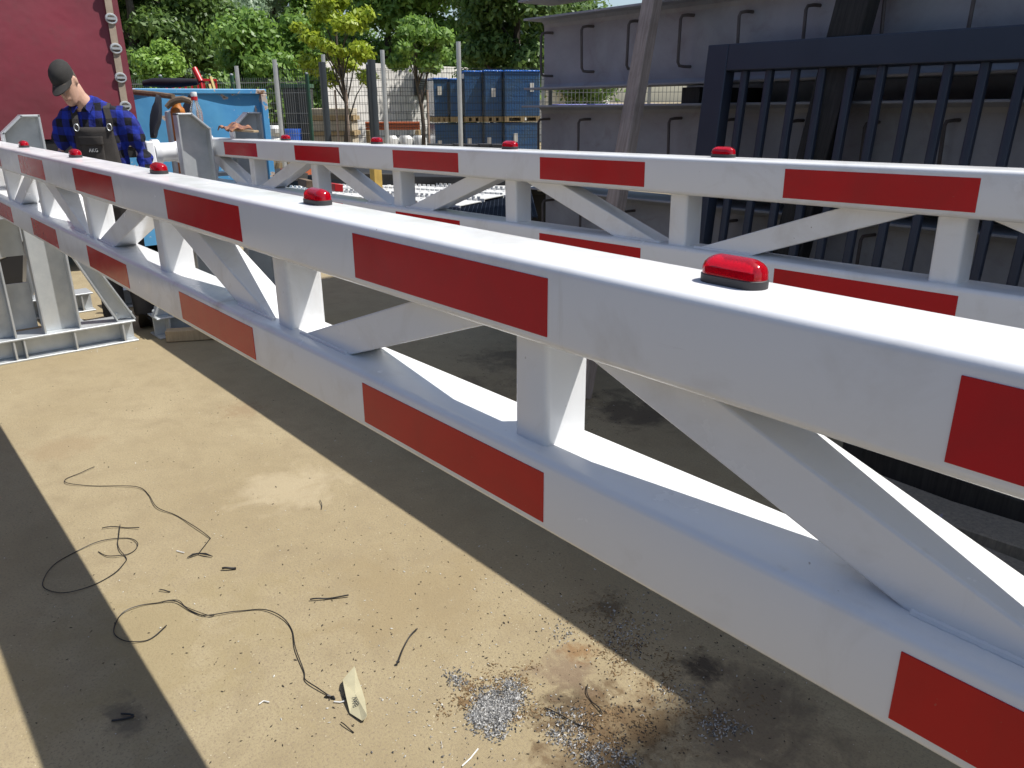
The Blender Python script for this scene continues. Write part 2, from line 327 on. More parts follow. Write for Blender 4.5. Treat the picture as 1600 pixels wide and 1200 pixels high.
    leaf('leaf_dark', (0.073, 0.138, 0.036), (0.154, 0.244, 0.065), (0.227, 0.356, 0.065))
    leaf('leaf_mid', (0.122, 0.235, 0.046), (0.244, 0.383, 0.086), (0.348, 0.540, 0.086))
    leaf('leaf_bright', (0.171, 0.310, 0.053), (0.296, 0.451, 0.093), (0.435, 0.621, 0.093))
    leaf('leaf_yellow', (0.260, 0.370, 0.030), (0.420, 0.500, 0.060), (0.55, 0.62, 0.06))
    leaf('leaf_silver', (0.203, 0.296, 0.187), (0.328, 0.421, 0.296), (0.312, 0.437, 0.218))
make_materials()

# ------------------------------------------------------------------ mesh helpers
class MB:
    """collects simple shapes into one mesh"""
    def __init__(s): s.v = []; s.f = []
    def add(s, vs, fs):
        o = len(s.v); s.v += [tuple(x) for x in vs]; s.f += [tuple(i + o for i in q) for q in fs]; return s
    def box(s, x0, x1, y0, y1, z0, z1):
        return s.add([(x0, y0, z0), (x1, y0, z0), (x1, y1, z0), (x0, y1, z0), (x0, y0, z1), (x1, y0, z1), (x1, y1, z1), (x0, y1, z1)],
                     [(3, 2, 1, 0), (4, 5, 6, 7), (0, 1, 5, 4), (1, 2, 6, 5), (2, 3, 7, 6), (3, 0, 4, 7)])
    def extrude(s, prof, x0, x1, axis='x'):
        """closed (a,b) outline swept along an axis; a,b are the other two axes in order"""
        def P(t, a, b): return {'x': (t, a, b), 'y': (a, t, b), 'z': (a, b, t)}[axis]
        n = len(prof)
        vs = [P(x0, *q) for q in prof] + [P(x1, *q) for q in prof]
        fs = [(i, (i + 1) % n, (i + 1) % n + n, i + n) for i in range(n)] + [tuple(range(n))[::-1], tuple(range(n, 2 * n))]
        return s.add(vs, fs)
    def strip(s, pts, th, x0, x1):
        """thick ribbon along an open (y,z) path, between x0 and x1"""
        for a, b in zip(pts[:-1], pts[1:]):
            d = Vector((b[0] - a[0], b[1] - a[1])).normalized(); nn = Vector((-d.y, d.x)) * th / 2; e = d * th * 0.5
            s.extrude([(a[0] - e.x + nn.x, a[1] - e.y + nn.y), (a[0] - e.x - nn.x, a[1] - e.y - nn.y), (b[0] + e.x - nn.x, b[1] + e.y - nn.y), (b[0] + e.x + nn.x, b[1] + e.y + nn.y)], x0, x1)
        return s
    def loft(s, rings, cap=True):
        o = len(s.v); n = len(rings[0])
        for r in rings: s.v += [tuple(q) for q in r]
        for i in range(len(rings) - 1):
            for j in range(n):
                s.f.append((o + i * n + j, o + i * n + (j + 1) % n, o + (i + 1) * n + (j + 1) % n, o + (i + 1) * n + j))
        if cap:
            s.f.append(tuple(o + j for j in range(n))[::-1]); s.f.append(tuple(o + (len(rings) - 1) * n + j for j in range(n)))
        return s
    def tube(s, path, r, n=8, cap=True):
        path = [Vector(p) for p in path]; rings = []
        rr = r if hasattr(r, '__len__') else [r] * len(path)
        ref = None
        for i, p in enumerate(path):
            t = (path[min(i + 1, len(path) - 1)] - path[max(i - 1, 0)]).normalized()
            if ref is None: ref = t.orthogonal().normalized()
            ref = (ref - t * ref.dot(t)).normalized() if (ref - t * ref.dot(t)).length > 1e-6 else t.orthogonal().normalized()
            bn = t.cross(ref)
            rings.append([p + (ref * math.cos(a) + bn * math.sin(a)) * rr[i] for a in [2 * math.pi * k / n for k in range(n)]])
        return s.loft(rings, cap)
    def lathe(s, prof, n=20, c=(0, 0, 0)):
        c = Vector(c)
        rings = [[c + Vector((r * math.cos(2 * math.pi * k / n), r * math.sin(2 * math.pi * k / n), z)) for k in range(n)] for r, z in prof]
        return s.loft(rings)
    def ellring(s, c, rx, ry, n=16, rot=None, pw=1.0):
        out = []
        for k in range(n):
            a = 2 * math.pi * k / n; ca, sa = math.cos(a), math.sin(a)
            q = Vector((math.copysign(abs(ca) ** pw, ca) * rx, math.copysign(abs(sa) ** pw, sa) * ry, 0))
            if rot is not None: q = rot @ q
            out.append(Vector(c) + q)
        return out
    def move(s, M):
        s.v = [tuple(M @ Vector(q)) for q in s.v]; return s
    def mesh(s, name):
        me = bpy.data.meshes.new(name); me.from_pydata(s.v, [], s.f); me.validate(); me.update(); return me
    def build(s, name, mat, parent=None, smooth=False, bevel=0.0, seg=2, clean=True):
        me = s.mesh(name)
        if clean or bevel:
            b = bmesh.new(); b.from_mesh(me)
            bmesh.ops.recalc_face_normals(b, faces=b.faces[:])
            if bevel:
                es = [e for e in b.edges if e.is_manifold and e.calc_face_angle(0) > 0.6]
                rb = bmesh.ops.bevel(b, geom=es, offset=bevel, segments=seg, profile=0.6, affect='EDGES', clamp_overlap=True)
                for fc in b.faces: fc.smooth = False
                if seg > 1:
                    for fc in rb['faces']: fc.smooth = True
            b.to_mesh(me); b.free()
        return link(name, me, mat, parent, smooth)
def link(name, me, mat, parent=None, smooth=False):
    ob = bpy.data.objects.new(name, me); COL.objects.link(ob)
    if mat: me.materials.clear(); me.materials.append(MATS[mat] if isinstance(mat, str) else mat)
    if parent: ob.parent = parent
    if smooth == 'flat':
        ar = sorted(q.area for q in me.polygons); lim = ar[len(ar) // 4] * 4
        for q in me.polygons: q.use_smooth = q.area < lim and len(q.vertices) < 6
        me.set_sharp_from_angle(angle=math.radians(38))
    elif smooth:
        me.polygons.foreach_set('use_smooth', [True] * len(me.polygons)); me.set_sharp_from_angle(angle=math.radians(38))
    return ob
def empty(name, loc=(0, 0, 0), rz=0.0):
    o = bpy.data.objects.new(name, None); COL.objects.link(o); o.location = loc; o.rotation_euler = (0, 0, rz); o.empty_display_size = 0.2; return o
def tag(o, label, cat, group=None):
    o['label'] = label; o['category'] = cat
    if group: o['group'] = group
    return o
def share(src, name, parent, loc=(0, 0, 0), rot=None):
    o = bpy.data.objects.new(name, src.data); COL.objects.link(o); o.parent = parent; o.location = loc
    if rot: o.rotation_euler = rot
    return o
def rrect(y0, y1, z0, z1, r, n=5):
    pts = []
    for cx, cy, a0 in ((y1 - r, z1 - r, 0), (y0 + r, z1 - r, 90), (y0 + r, z0 + r, 180), (y1 - r, z0 + r, 270)):
        for k in range(n + 1):
            a = math.radians(a0 + 90 * k / n); pts.append((cx + r * math.cos(a), cy + r * math.sin(a)))
    return pts
def fuse(mb, name, mat, parent, voxel, smooth=4):
    """joins overlapping shapes into one continuous skin"""
    me = mb.mesh(name + '_raw'); b = bmesh.new(); b.from_mesh(me); bmesh.ops.recalc_face_normals(b, faces=b.faces[:]); b.to_mesh(me); b.free()
    t = bpy.data.objects.new('tmp', me); COL.objects.link(t)
    m = t.modifiers.new('r', 'REMESH'); m.mode = 'VOXEL'; m.voxel_size = voxel
    if smooth:
        m2 = t.modifiers.new('s', 'SMOOTH'); m2.iterations = smooth; m2.factor = 0.5
    dg = bpy.context.evaluated_depsgraph_get(); out = bpy.data.meshes.new_from_object(t.evaluated_get(dg)); out.name = name
    bpy.data.objects.remove(t); bpy.data.meshes.remove(me)
    ob = link(name, out, mat, parent, False); out.polygons.foreach_set('use_smooth', [True] * len(out.polygons)); return ob
def text_mesh(body, name, mat, parent, size, extr=0.0005):
    cu = bpy.data.curves.new('t', 'FONT'); cu.body = body; cu.size = size; cu.extrude = extr; cu.align_x = 'CENTER'; cu.align_y = 'CENTER'; cu.resolution_u = 3
    t = bpy.data.objects.new('tmp', cu); COL.objects.link(t)
    dg = bpy.context.evaluated_depsgraph_get(); me = bpy.data.meshes.new_from_object(t.evaluated_get(dg)); bpy.data.objects.remove(t)
    return link(name, me, mat, parent)

# ================================================================== THE SETTING
def build_ground():
    mb = MB(); xs = [-900, -60, -20, -10, -6, -3, 0, 3, 8, 30, 900]; ys = [-900, -40, -8, -3, 0, 3, 8, 20, 60, 900]
    vs = [(x, y, 0) for y in ys for x in xs]; nx = len(xs)
    fs = [(j * nx + i, j * nx + i + 1, (j + 1) * nx + i + 1, (j + 1) * nx + i) for j in range(len(ys) - 1) for i in range(nx - 1)]
    g = mb.add(vs, fs).build('ground', 'yard_concrete'); g['kind'] = 'structure'
build_ground()
def grey_bounce():
    o = MB().box(-14, 30, -60, -1.75, 0.001, 0.005).build('bounce_sheet', 'grey_bounce'); o['kind'] = 'structure'  # unseen ground sheet added behind the camera to adjust light bounced onto the gates
grey_bounce()
def shed():  # unseen building added behind the camera to darken what the gates reflect
    h = empty('unseen_shed', (-14, -13, 0)); tag(h, 'dark open-fronted shed added unseen behind the camera to darken reflections', 'building')
    MB().box(0, 30, -8, -7.8, 0, 5.2).box(0, 0.2, -7.8, 0, 0, 5.2).box(29.8, 30, -7.8, 0, 0, 5.2).build('wall', 'shed_dark', h)
    MB().box(-.3, 30.3, -8.2, 0.6, 5.2, 5.5).build('roof', 'shed_dark', h)
    for k in range(6): MB().box(5 * k + .4, 5 * k + .7, -.15, .15, 0, 5.19).build('pillar', 'shed_dark', h)
shed()

# ------------------------------------------------------------------ barrier gates
H = 1.267
CH = dict(top=(H - 0.0947, H + 0.0187), low=(H - 0.373, H - 0.2573))
def lamp_meshes():
    def stad(L, W, z, n=10):
        r = W / 2; h = L / 2 - r; pts = []
        for sgn in (1, -1):
            for k in range(n + 1):
                a = -math.pi / 2 + math.pi * k / n if sgn > 0 else math.pi / 2 + math.pi * k / n
                pts.append((sgn * h + r * math.cos(a), r * math.sin(a), z))
        return pts
    L, W = 0.082, 0.038
    base = MB().loft([stad(L, W, 0), stad(L, W, 0.0090), stad(L - .003, W - .003, 0.010)])
    prof = [(0.010, 0.0), (0.0175, 0.0004), (0.0225, 0.002), (0.0265, 0.0055), (0.0295, 0.0105), (0.0312, 0.0155), (0.0318, 0.0185)]
    lens = MB().loft([stad(L - .002 - 2 * d * 1.15, max(W - .002 - 2 * d, 0.0009), z) for z, d in prof])
    return base, lens
LAMP_BASE = LAMP_LENS = None
def barrier_gate(name, label, x_end, x_far, post0, post_top, lamp0, ks, loc, rot, lo_off=-0.004, lamp_min=-9):
    global LAMP_BASE, LAMP_LENS
    g = empty(name, loc); g.rotation_euler = rot; tag(g, label, 'gate', 'barrier gates')
    W = 0.127
    MB().extrude(rrect(0, W, *CH['top'], 0.013), x_end, x_far).build('top_chord', 'white_paint', g, 'flat')
    MB().extrude(rrect(0, W, *CH['low'], 0.013), x_end, x_far).build('bottom_chord', 'white_paint', g, 'flat')
    zb, zt = CH['low'][1] - 0.003, CH['top'][0] + 0.003
    hw, y0, y1 = 0.035, 0.030, 0.114; step = 0.8235
    # posts: one mesh, shared
    pm = None; i0 = math.ceil((x_end + 0.15 - post0) / step); i1 = math.floor((x_far - 0.1 - post0) / step)
    for i in range(i0, i1 + 1):
        x = post0 + i * step
        if pm is None:
            pm = MB().extrude(rrect(-hw, hw, y0, y1, 0.009, 4), zb, zt, 'z').build('post', 'white_paint', g, 'flat'); pm.location = (x, 0, 0)
        else: share(pm, 'post', g, (x, 0, 0))
    # diagonals: mirror images in alternate bays, flange seen from the front
    dm = {}; wd = {}
    for i in range(i0, i1):
        up = ((i % 2 == 0) != post_top)            # rises towards +x
        x = post0 + i * step
        if up not in dm:
            a0, a1 = hw + 0.035, hw + 0.235; b0, b1 = step - hw - 0.238, step - hw - 0.036
            if not up: a0, a1, b0, b1 = step - a1, step - a0, step - b1, step - b0
            ex = 0.014 / (zt - zb); zlo, zhi = zb - 0.014, zt + 0.014
            prof = [(a0 - (b0 - a0) * ex, zlo), (a1 - (b1 - a1) * ex, zlo), (b1 + (b1 - a1) * ex, zhi), (b0 + (b0 - a0) * ex, zhi)]
            dm[up] = MB().extrude(prof, 0.036, 0.110, 'y').build('diagonal', 'white_paint', g, bevel=0.0035); dm[up].location = (x, 0, 0)
            # weld bead along the foot of the diagonal
            path = [(a0 + t * (a1 - a0), 0.0355, zb + 0.004) for t in [k / 60 for k in range(61)]]
            wd[up] = MB().tube(path, [0.0046 + 0.0004 * math.sin(k * 2.3) + 0.0003 * math.sin(k * 5.1) for k in range(61)], 8).build('weld_bead', 'white_paint', dm[up], True)
        else:
            d = share(dm[up], 'diagonal', g, (x, 0, 0)); share(wd[up], 'weld_bead', d)
    # red panels
    tp = lp = None
    for k in ks:
        for which, zz, off in (('top', (H - 0.0784, H), 0.0), ('low', (H - 0.3563, H - 0.2775), lo_off)):
            src = tp if which == 'top' else lp
            if src is None:
                o = MB().box(0, 0.4995, -0.0012, 0.0008, *zz).build('red_panel', 'red_sheet', g, bevel=0.0003, seg=1)
                o.location = (k + off, 0, 0)
                if which == 'top': tp = o
                else: lp = o
            else: share(src, 'red_panel', g, (k + off, 0, 0))
    # lamps
    for i, x in enumerate([lamp0 + j for j in range(math.ceil(max(x_end + 0.1, lamp_min) - lamp0), math.floor(x_far - lamp0) + 1)]):
        p = (x, 0.078, CH['top'][1])
        if LAMP_BASE is None:
            b, l = lamp_meshes(); LAMP_BASE = b.build('marker_lamp', 'lamp_base', g, True); LAMP_BASE.location = p
            LAMP_LENS = l.build('lens', 'red_lens', LAMP_BASE, True)
        else:
            bo = share(LAMP_BASE, 'marker_lamp', g, p); share(LAMP_LENS, 'lens', bo)
    # hinge end: cap plate, shaft and lug
    e = x_end
    MB().box(e - 0.014, e, -0.004, W + 0.004, CH['low'][0] - 0.004, CH['top'][1] + 0.004).build('end_plate', 'white_paint', g, bevel=0.003)
    MB().box(e - 0.012, e + 0.30, 0.018, 0.108, CH['top'][1] - 0.002, CH['top'][1] + 0.026).build('saddle_plate', 'white_paint', g, bevel=0.004)
    return g
near = barrier_gate('barrier_gate', 'white lattice barrier gate crossing the foreground with large red panels', -5.42, 1.9, -0.568, True, -0.277, range(-6, 2), (0, 0, 0), (0, 0, 0))
far = barrier_gate('barrier_gate', 'second white lattice barrier gate in the middle distance before the steel stack', -4.86, 3.2, -0.383, False, -0.26, range(-4, 4), (-0.974, 1.3483, 0.036), (0, -0.01385, 0.007), lamp_min=-3.6)

# ------------------------------------------------------------------ galvanised stands that carry the gates
def gate_stand(label, loc):
    s = empty('gate_stand', loc); tag(s, label, 'stand', 'galvanised gate stands')
    def hbeam(mb, y0, y1, xc, z0, h=0.142, w=0.20, t=0.011):
        mb.box(xc - w / 2, xc + w / 2, y0, y1, z0, z0 + t); mb.box(xc - w / 2, xc + w / 2, y0, y1, z0 + h - t, z0 + h)
        return mb.box(xc - 0.005, xc + 0.005, y0 + .001, y1 - .001, z0 + t, z0 + h - t)
    for nm, xc in (('base_beam', -0.085), ('rear_beam', -1.15)):
        hbeam(MB(), -0.60, 0.60, xc, 0.0).build(nm, 'galvanised', s, bevel=0.002, seg=1)
        for y in (-0.52, -0.10, -0.045, 0.235, 0.52):
            MB().box(xc + 0.005, xc + 0.096, y - 0.005, y + 0.005, 0.011, 0.131).build('stiffener', 'galvanised', s)
    for y in (-0.30, 0.30):
        MB().box(-1.05, -0.19, y - 0.05, y + 0.05, 0.015, 0.027).box(-1.05, -0.19, y - 0.05, y + 0.05, 0.115, 0.127).box(-1.05, -0.19, y - .004, y + .004, .027, .115).build('side_beam', 'galvanised', s, bevel=0.002, seg=1)
    yi, yo, zt, zi = 0.080, 0.275, 1.417, 1.325; x0, x1 = -0.078, 0.0
    for sg in (1, -1):
        out = [(sg * yi, 0.142), (sg * yo, 0.142), (sg * yo, zt), (sg * 0.185, zt), (sg * yi, zi)]
        c = MB().extrude(out, x0, x0 + 0.009).strip([(sg * yi, 0.146), (sg * yi, zi), (sg * 0.185, zt), (sg * yo, zt), (sg * yo, 0.146)], 0.012, x0 + 0.002, x1)
        c.build('column', 'galvanised', s, bevel=0.002, seg=1)
        # sloping brace channel
        a, b = Vector((sg * 0.283, 0.66)), Vector((sg * 0.50, 0.148)); wv = Vector((sg * 0.105, 0.0))
        br = MB().extrude([tuple(a), tuple(a + wv * 0.75), tuple(b + wv), tuple(b)], x0 + 0.01, x0 + 0.018)
        br.strip([tuple(a), tuple(b)], 0.010, x0 + 0.012, x1 - 0.012).strip([tuple(a + wv * 0.75), tuple(b + wv)], 0.010, x0 + 0.012, x1 - 0.012)
        for q in (0.12, 0.9):
            br.add(*((lambda m: (m.v, m.f))(MB().tube([(x0 + 0.018, b.x + wv.x * q, b.y + 0.035), (x0 + 0.030, b.x + wv.x * q, b.y + 0.035)], 0.009, 8))))
        br.build('brace', 'galvanised', s, bevel=0.0015, seg=1)
        MB().tube([(-1.12, sg * 0.18, 0.14), (-0.14, sg * 0.18, 0.98)], 0.038, 4).build('rear_brace', 'galvanised', s)
    MB().box(-0.20, -0.19, -0.074, 0.074, 0.15, 0.44).build('cross_plate', 'galvanised', s, bevel=0.002, seg=1)
    MB().box(-0.110, -0.097, -0.072, 0.072, 0.62, 0.84).build('cross_plate', 'galvanised', s, bevel=0.002, seg=1)
    # bearing housing behind the fork
    hs = MB().tube([(-0.40, -0.40, 1.17), (-0.40, 0.30, 1.17)], 0.062, 20).tube([(-0.40, -0.34, 1.17), (-0.40, -0.30, 1.17)], 0.085, 20).build('pivot_shaft', 'white_paint', s, True)
    MB().tube([(-0.40, -0.43, 1.17), (-0.40, -0.401, 1.17)], [0.062, 0.078], 20).build('bearing_cap', 'white_paint', s, True)
    MB().extrude([(-0.50, 1.02), (-0.30, 1.02), (-0.325, 1.245), (-0.475, 1.245)], -0.398, -0.345, 'y').build('bearing_block', 'white_paint', s, bevel=0.008)
    MB().loft([MB().ellring((-0.40, -0.20, 1.17), 0.064, 0.064, 16, Matrix.Rotation(math.pi / 2, 3, 'X')), MB().ellring((-0.40, 0.05, 1.14), 0.15, 0.15, 16, Matrix.Rotation(math.pi / 2, 3, 'X'))]).build('shaft_cone', 'white_paint', s, True)
    MB().box(-0.46, -0.34, -0.42, 0.28, 0.995, 1.02).build('bearing_shelf', 'galvanised', s, bevel=0.002, seg=1)
    MB().box(-0.46, -0.34, -0.30, -0.288, 0.14, 0.995).box(-0.46, -0.34, 0.24, 0.252, 0.14, 0.995).build('bearing_leg', 'galvanised', s)
    return s
gate_stand('galvanised steel stand at the left edge holding the foreground gate', (-5.20, 0.0635, 0))
gate_stand('galvanised steel stand with white bearing holding the second gate beside the man', (-5.13, 1.375, 0))

# ------------------------------------------------------------------ stack of steel girders with rebar stirrups
STX = -3.97
def girder(label, x0, x1, yc, z0, stir, h=0.432, w=0.30, grp='stacked steel girders'):
    g = empty('steel_girder', (x0, yc, z0)); tag(g, label, 'girder', grp); g.rotation_euler = (0, -0.0085, 0)
    L = x1 - x0; t = 0.013
    MB().box(0, L, -w / 2, w / 2, 0, t).build('bottom_flange', 'mill_steel', g, bevel=0.002, seg=1)
    MB().box(0, L, -w / 2, w / 2, h - t, h).build('top_flange', 'mill_steel', g, bevel=0.002, seg=1)
    MB().box(0.045, L, -0.007, 0.007, t, h - t).build('web', 'mill_steel', g)
    # root fillets where the web meets the flanges
    MB().extrude([(-0.007, t), (-0.027, t), (-0.013, t + 0.006), (-0.007, t + 0.022)], 0.046, L - .002).extrude([(-0.007, h - t), (-0.007, h - t - 0.04), (-0.014, h - t - 0.018), (-0.038, h - t)], 0.046, L - .002).build('fillet', 'mill_steel', g)
    if stir:
        src = None
        for i in range(stir):
            x = 0.10 + 0.375 * i + (0.0 if i else 0.0)
            if x > L - .1: break
            if src is None:
                za, zb = 0.085, 0.345; y = -0.085
                path = [(0.028, 0.0, zb), (0.02, y + 0.03, zb), (0.004, y + 0.008, zb - 0.004), (0, y, zb - 0.022), (0, y, (za + zb) / 2), (0, y, za + 0.022), (0.004, y + 0.008, za + 0.004), (0.02, y + 0.03, za), (0.028, 0.0, za)]
                src = MB().tube(path, 0.0085, 7).build('stirrup', 'rebar_steel', g, True); src.location = (x, 0, 0)
                # weld blobs
            else: share(src, 'stirrup', g, (x + random.uniform(-.012, .012), 0, random.uniform(-.012, .012)), (0, random.uniform(-.04, .04), 0))
    return g
ords = ['lowest girder of the steel stack, almost hidden behind both gates', 'girder second from the ground in the steel stack', 'stirrup-studded girder level with the dark leaf in the stack',
        'girder of the stack seen just above the second gate', 'girder at the top edge of the photo with its underside showing', 'girder above the top edge, capping the steel stack']
PITCH = 0.530
for i in range(6):
    girder(ords[i], STX + (0.0, 0.03, -0.02, 0.0, -0.06, 0.05)[i], 5.0, 3.14, -0.035 + 0.035 * (i == 0) + PITCH * i - 0.0, 14 if 1 <= i <= 4 else 0)
for i in range(4):  # row added behind the stack so the gaps between its girders look dark
    girder(['lowest', 'second', 'third', 'topmost'][i] + ' girder of the row added behind the steel stack to darken its gaps', -3.15, 5.0, 3.62, 0.25 + PITCH * i, 0, grp='added rear row of girders')
for i in range(1, 6):
    for j, x in enumerate((-2.62, 0.6, 3.6)):
        z = -0.035 + PITCH * i; o = MB().box(x - 0.06, x + 0.06, 3.02, 3.74, z - PITCH + 0.436, z - 0.004).build('timber_spacer', 'dark_timber', None, bevel=0.004)
        tag(o, 'timber spacer at %s under the %s girder of the steel stack' % (('the left end', 'the middle', 'the right end')[j], ('second', 'third', 'fourth', 'fifth', 'sixth')[i - 1]), 'timber', 'timber spacers')

# warehouse behind the stack (unseen; its height and step are shaped to shade the yard)
def hall():
    h = empty('warehouse', (-2.2, 6.0, 0)); tag(h, 'tall dark warehouse behind the steel stack, unseen and shaped to shade the yard', 'building')
    MB().box(0, 5.87, 0, 14, 0, 10.5).box(5.87, 22, 0.002, 14, 0, 12.2).build('wall', 'hall_cladding', h)  # taller right part added only for its shadow on the near ground
    MB().box(-.15, 5.87, -.15, 14.1, 10.5, 10.62).box(5.87, 22.1, -.15, 14.1, 12.2, 12.32).build('roof', 'hall_door', h)
    rib = None
    for i in range(44):
        x = 0.25 + i * 0.5
        if rib is None: rib = MB().box(-.04, .04, -.03, 0.01, 0.02, 10.4).build('rib', 'hall_cladding', h); rib.location = (x, 0, 0)
        else: share(rib, 'rib', h, (x, 0, 0))
    d = MB().box(3.0, 7.0, -.06, -.032, 0.02, 4.2).build('door', 'hall_door', h); MB().box(6.7, 6.8, -.10, -.06, 1.0, 1.25).build('handle', 'galvanised', d)
hall()

# ------------------------------------------------------------------ dark gate leaf leaning on the stack
def gate_leaf():
    g = empty('gate_leaf', (-2.40, 2.695, 0.035)); g.rotation_euler = (math.radians(-5.2), 0, 0)
    tag(g, 'dark slate-blue gate leaf with round bars leaning on the girders', 'gate')
    L, Hh, fw, fd = 3.6, 1.717, 0.125, 0.08
    MB().box(fw, L - fw, 0, fd, Hh - fw, Hh).build('top_rail', 'leaf_paint', g, bevel=0.006)
    MB().box(fw, L - fw, 0, fd, 0, fw).build('bottom_rail', 'leaf_paint', g, bevel=0.006)
    MB().extrude([(0, 0), (fw - .001, 0), (fw - .001, Hh), (0, Hh)], 0.0005, fd + .0005, 'y').build('stile', 'leaf_paint', g, bevel=0.006)
    MB().box(L - fw + .001, L, 0, fd, 0, Hh).build('stile', 'leaf_paint', g, bevel=0.006)
    src = None
    for i in range(22):
        x = 0.215 + i * 0.1365
        if x > L - fw - .04: break
        if src is None: src = MB().extrude(rrect(-.018, .018, 0.022, 0.058, 0.008, 3), fw - .002, Hh - fw + .002, 'z').build('bar', 'leaf_paint', g, 'flat'); src.location = (x, 0, 0)
        else: share(src, 'bar', g, (x, 0, 0))
gate_leaf()

def leaning_timber(name, mat, label, base, top, w, d, over=1.0):
    base, top = Vector(base), Vector(top); ax = (top - base); L = ax.length * over
    o = MB()
    rings = []
    for k in range(7):
        z = L * k / 6; j = 0.003
        rings.append([(sx * w / 2 + random.uniform(-j, j), sy * d / 2 + random.uniform(-j, j), z) for sx, sy in ((-1, -1), (1, -1), (1, 1), (-1, 1))])
    ob = o.loft(rings).build(name, mat, None, bevel=0.004, seg=1)
    ob.location = base; zq = ax.normalized(); yq = Vector((0, 1, 0)); yq = (yq - zq * yq.dot(zq)).normalized(); xq = yq.cross(zq)
    ob.rotation_euler = Matrix((xq, yq, zq)).transposed().to_euler()
    return tag(ob, label, 'timber')
leaning_timber('leaning_timber', 'grey_timber', 'weathered grey timber post leaning on the steel stack left of the dark leaf', on_z(908, 622), spot(1023, -20, 4.17), 0.085, 0.075, 1.15)
leaning_timber('leaning_timber', 'dark_timber', 'blackened rough timber leaning behind the bars of the dark leaf', (-1.93, 2.84, 0.0), (-1.66, 2.95, 2.1), 0.155, 0.10, 1.2)

# heap of dark boards on the ground at the right
for i, (x0, x1, y, z, th, wd, rz, lb) in enumerate([(-1.15, 2.6, 2.34, 0.0, 0.16, 0.16, 0.02, 'rearmost thick dark board lying below the leaf'), (-0.98, 2.6, 2.12, 0.0, 0.10, 0.20, 0.01, 'middle dark board of the heap lying at the right edge'),
                             (-0.85, 2.6, 1.90, 0.0, 0.085, 0.19, -0.01, 'dark board with foil scrap lying on it'), (-0.8, 2.6, 1.66, 0.0, 0.07, 0.2, 0.0, 'front dark board of the heap below the gate')]):
    L = x1 - x0; rings = []
    for k in range(13):
        x = L * k / 12; j = 0.006
        rings.append([(x, -wd / 2 + random.uniform(-j, j), 0.0), (x, wd / 2 + random.uniform(-j, j), 0.0), (x, wd / 2 - .006 + random.uniform(-j, j), th + random.uniform(-j, j)), (x, -wd / 2 + .006 + random.uniform(-j, j), th + random.uniform(-j, j))])
    o = MB().loft(rings).build('board', 'dark_timber' if i == 0 else 'brown_plank', None, bevel=0.006, seg=1); o.location = (x0, y, z); o.rotation_euler = (0, 0, rz); tag(o, lb, 'board', 'dark boards on the ground')
def foil():
    q = on_z(1459, 812, 0.10); vs = []; fs = []
    n = 6
    for i in range(n):
        for j in range(n): vs.append((0.05 * (i / 5 - .5) + random.uniform(-.006, .006), 0.03 * (j / 5 - .5) + random.uniform(-.006, .006), 0.018 + 0.02 * math.sin(i * 1.9) * math.cos(j * 1.7) + random.uniform(-.008, .012)))
    for i in range(n - 1):
        for j in range(n - 1): fs.append((i * n + j, i * n + j + 1, (i + 1) * n + j + 1, (i + 1) * n + j))
    o = MB().add(vs, fs).build('foil_wrapper', 'foil'); o.location = (q.x, q.y, 0.083); sol = o.modifiers.new('t', 'SOLIDIFY'); sol.thickness = 0.001
    tag(o, 'small crumpled silver foil scrap on a dark board', 'litter')
foil()
def stub():
    a = on_z(262, 533); b = on_z(345, 528)
    L = 0.42; rings = []
    for k in range(5):
        rings.append([(L * k / 4, sy * 0.042 + random.uniform(-.003, .003), 0.001 + (0.075 if sz else 0) + random.uniform(0, .003)) for sy, sz in ((-1, 0), (1, 0), (1, 1), (-1, 1))])
    o = MB().loft(rings).build('timber_stub', 'fresh_timber', None, bevel=0.006); o.location = (a.x, a.y, 0); o.rotation_euler = (0, 0, math.atan2(b.y - a.y, b.x - a.x))
    tag(o, 'short squared timber offcut lying on the concrete under the gate', 'timber')
stub()

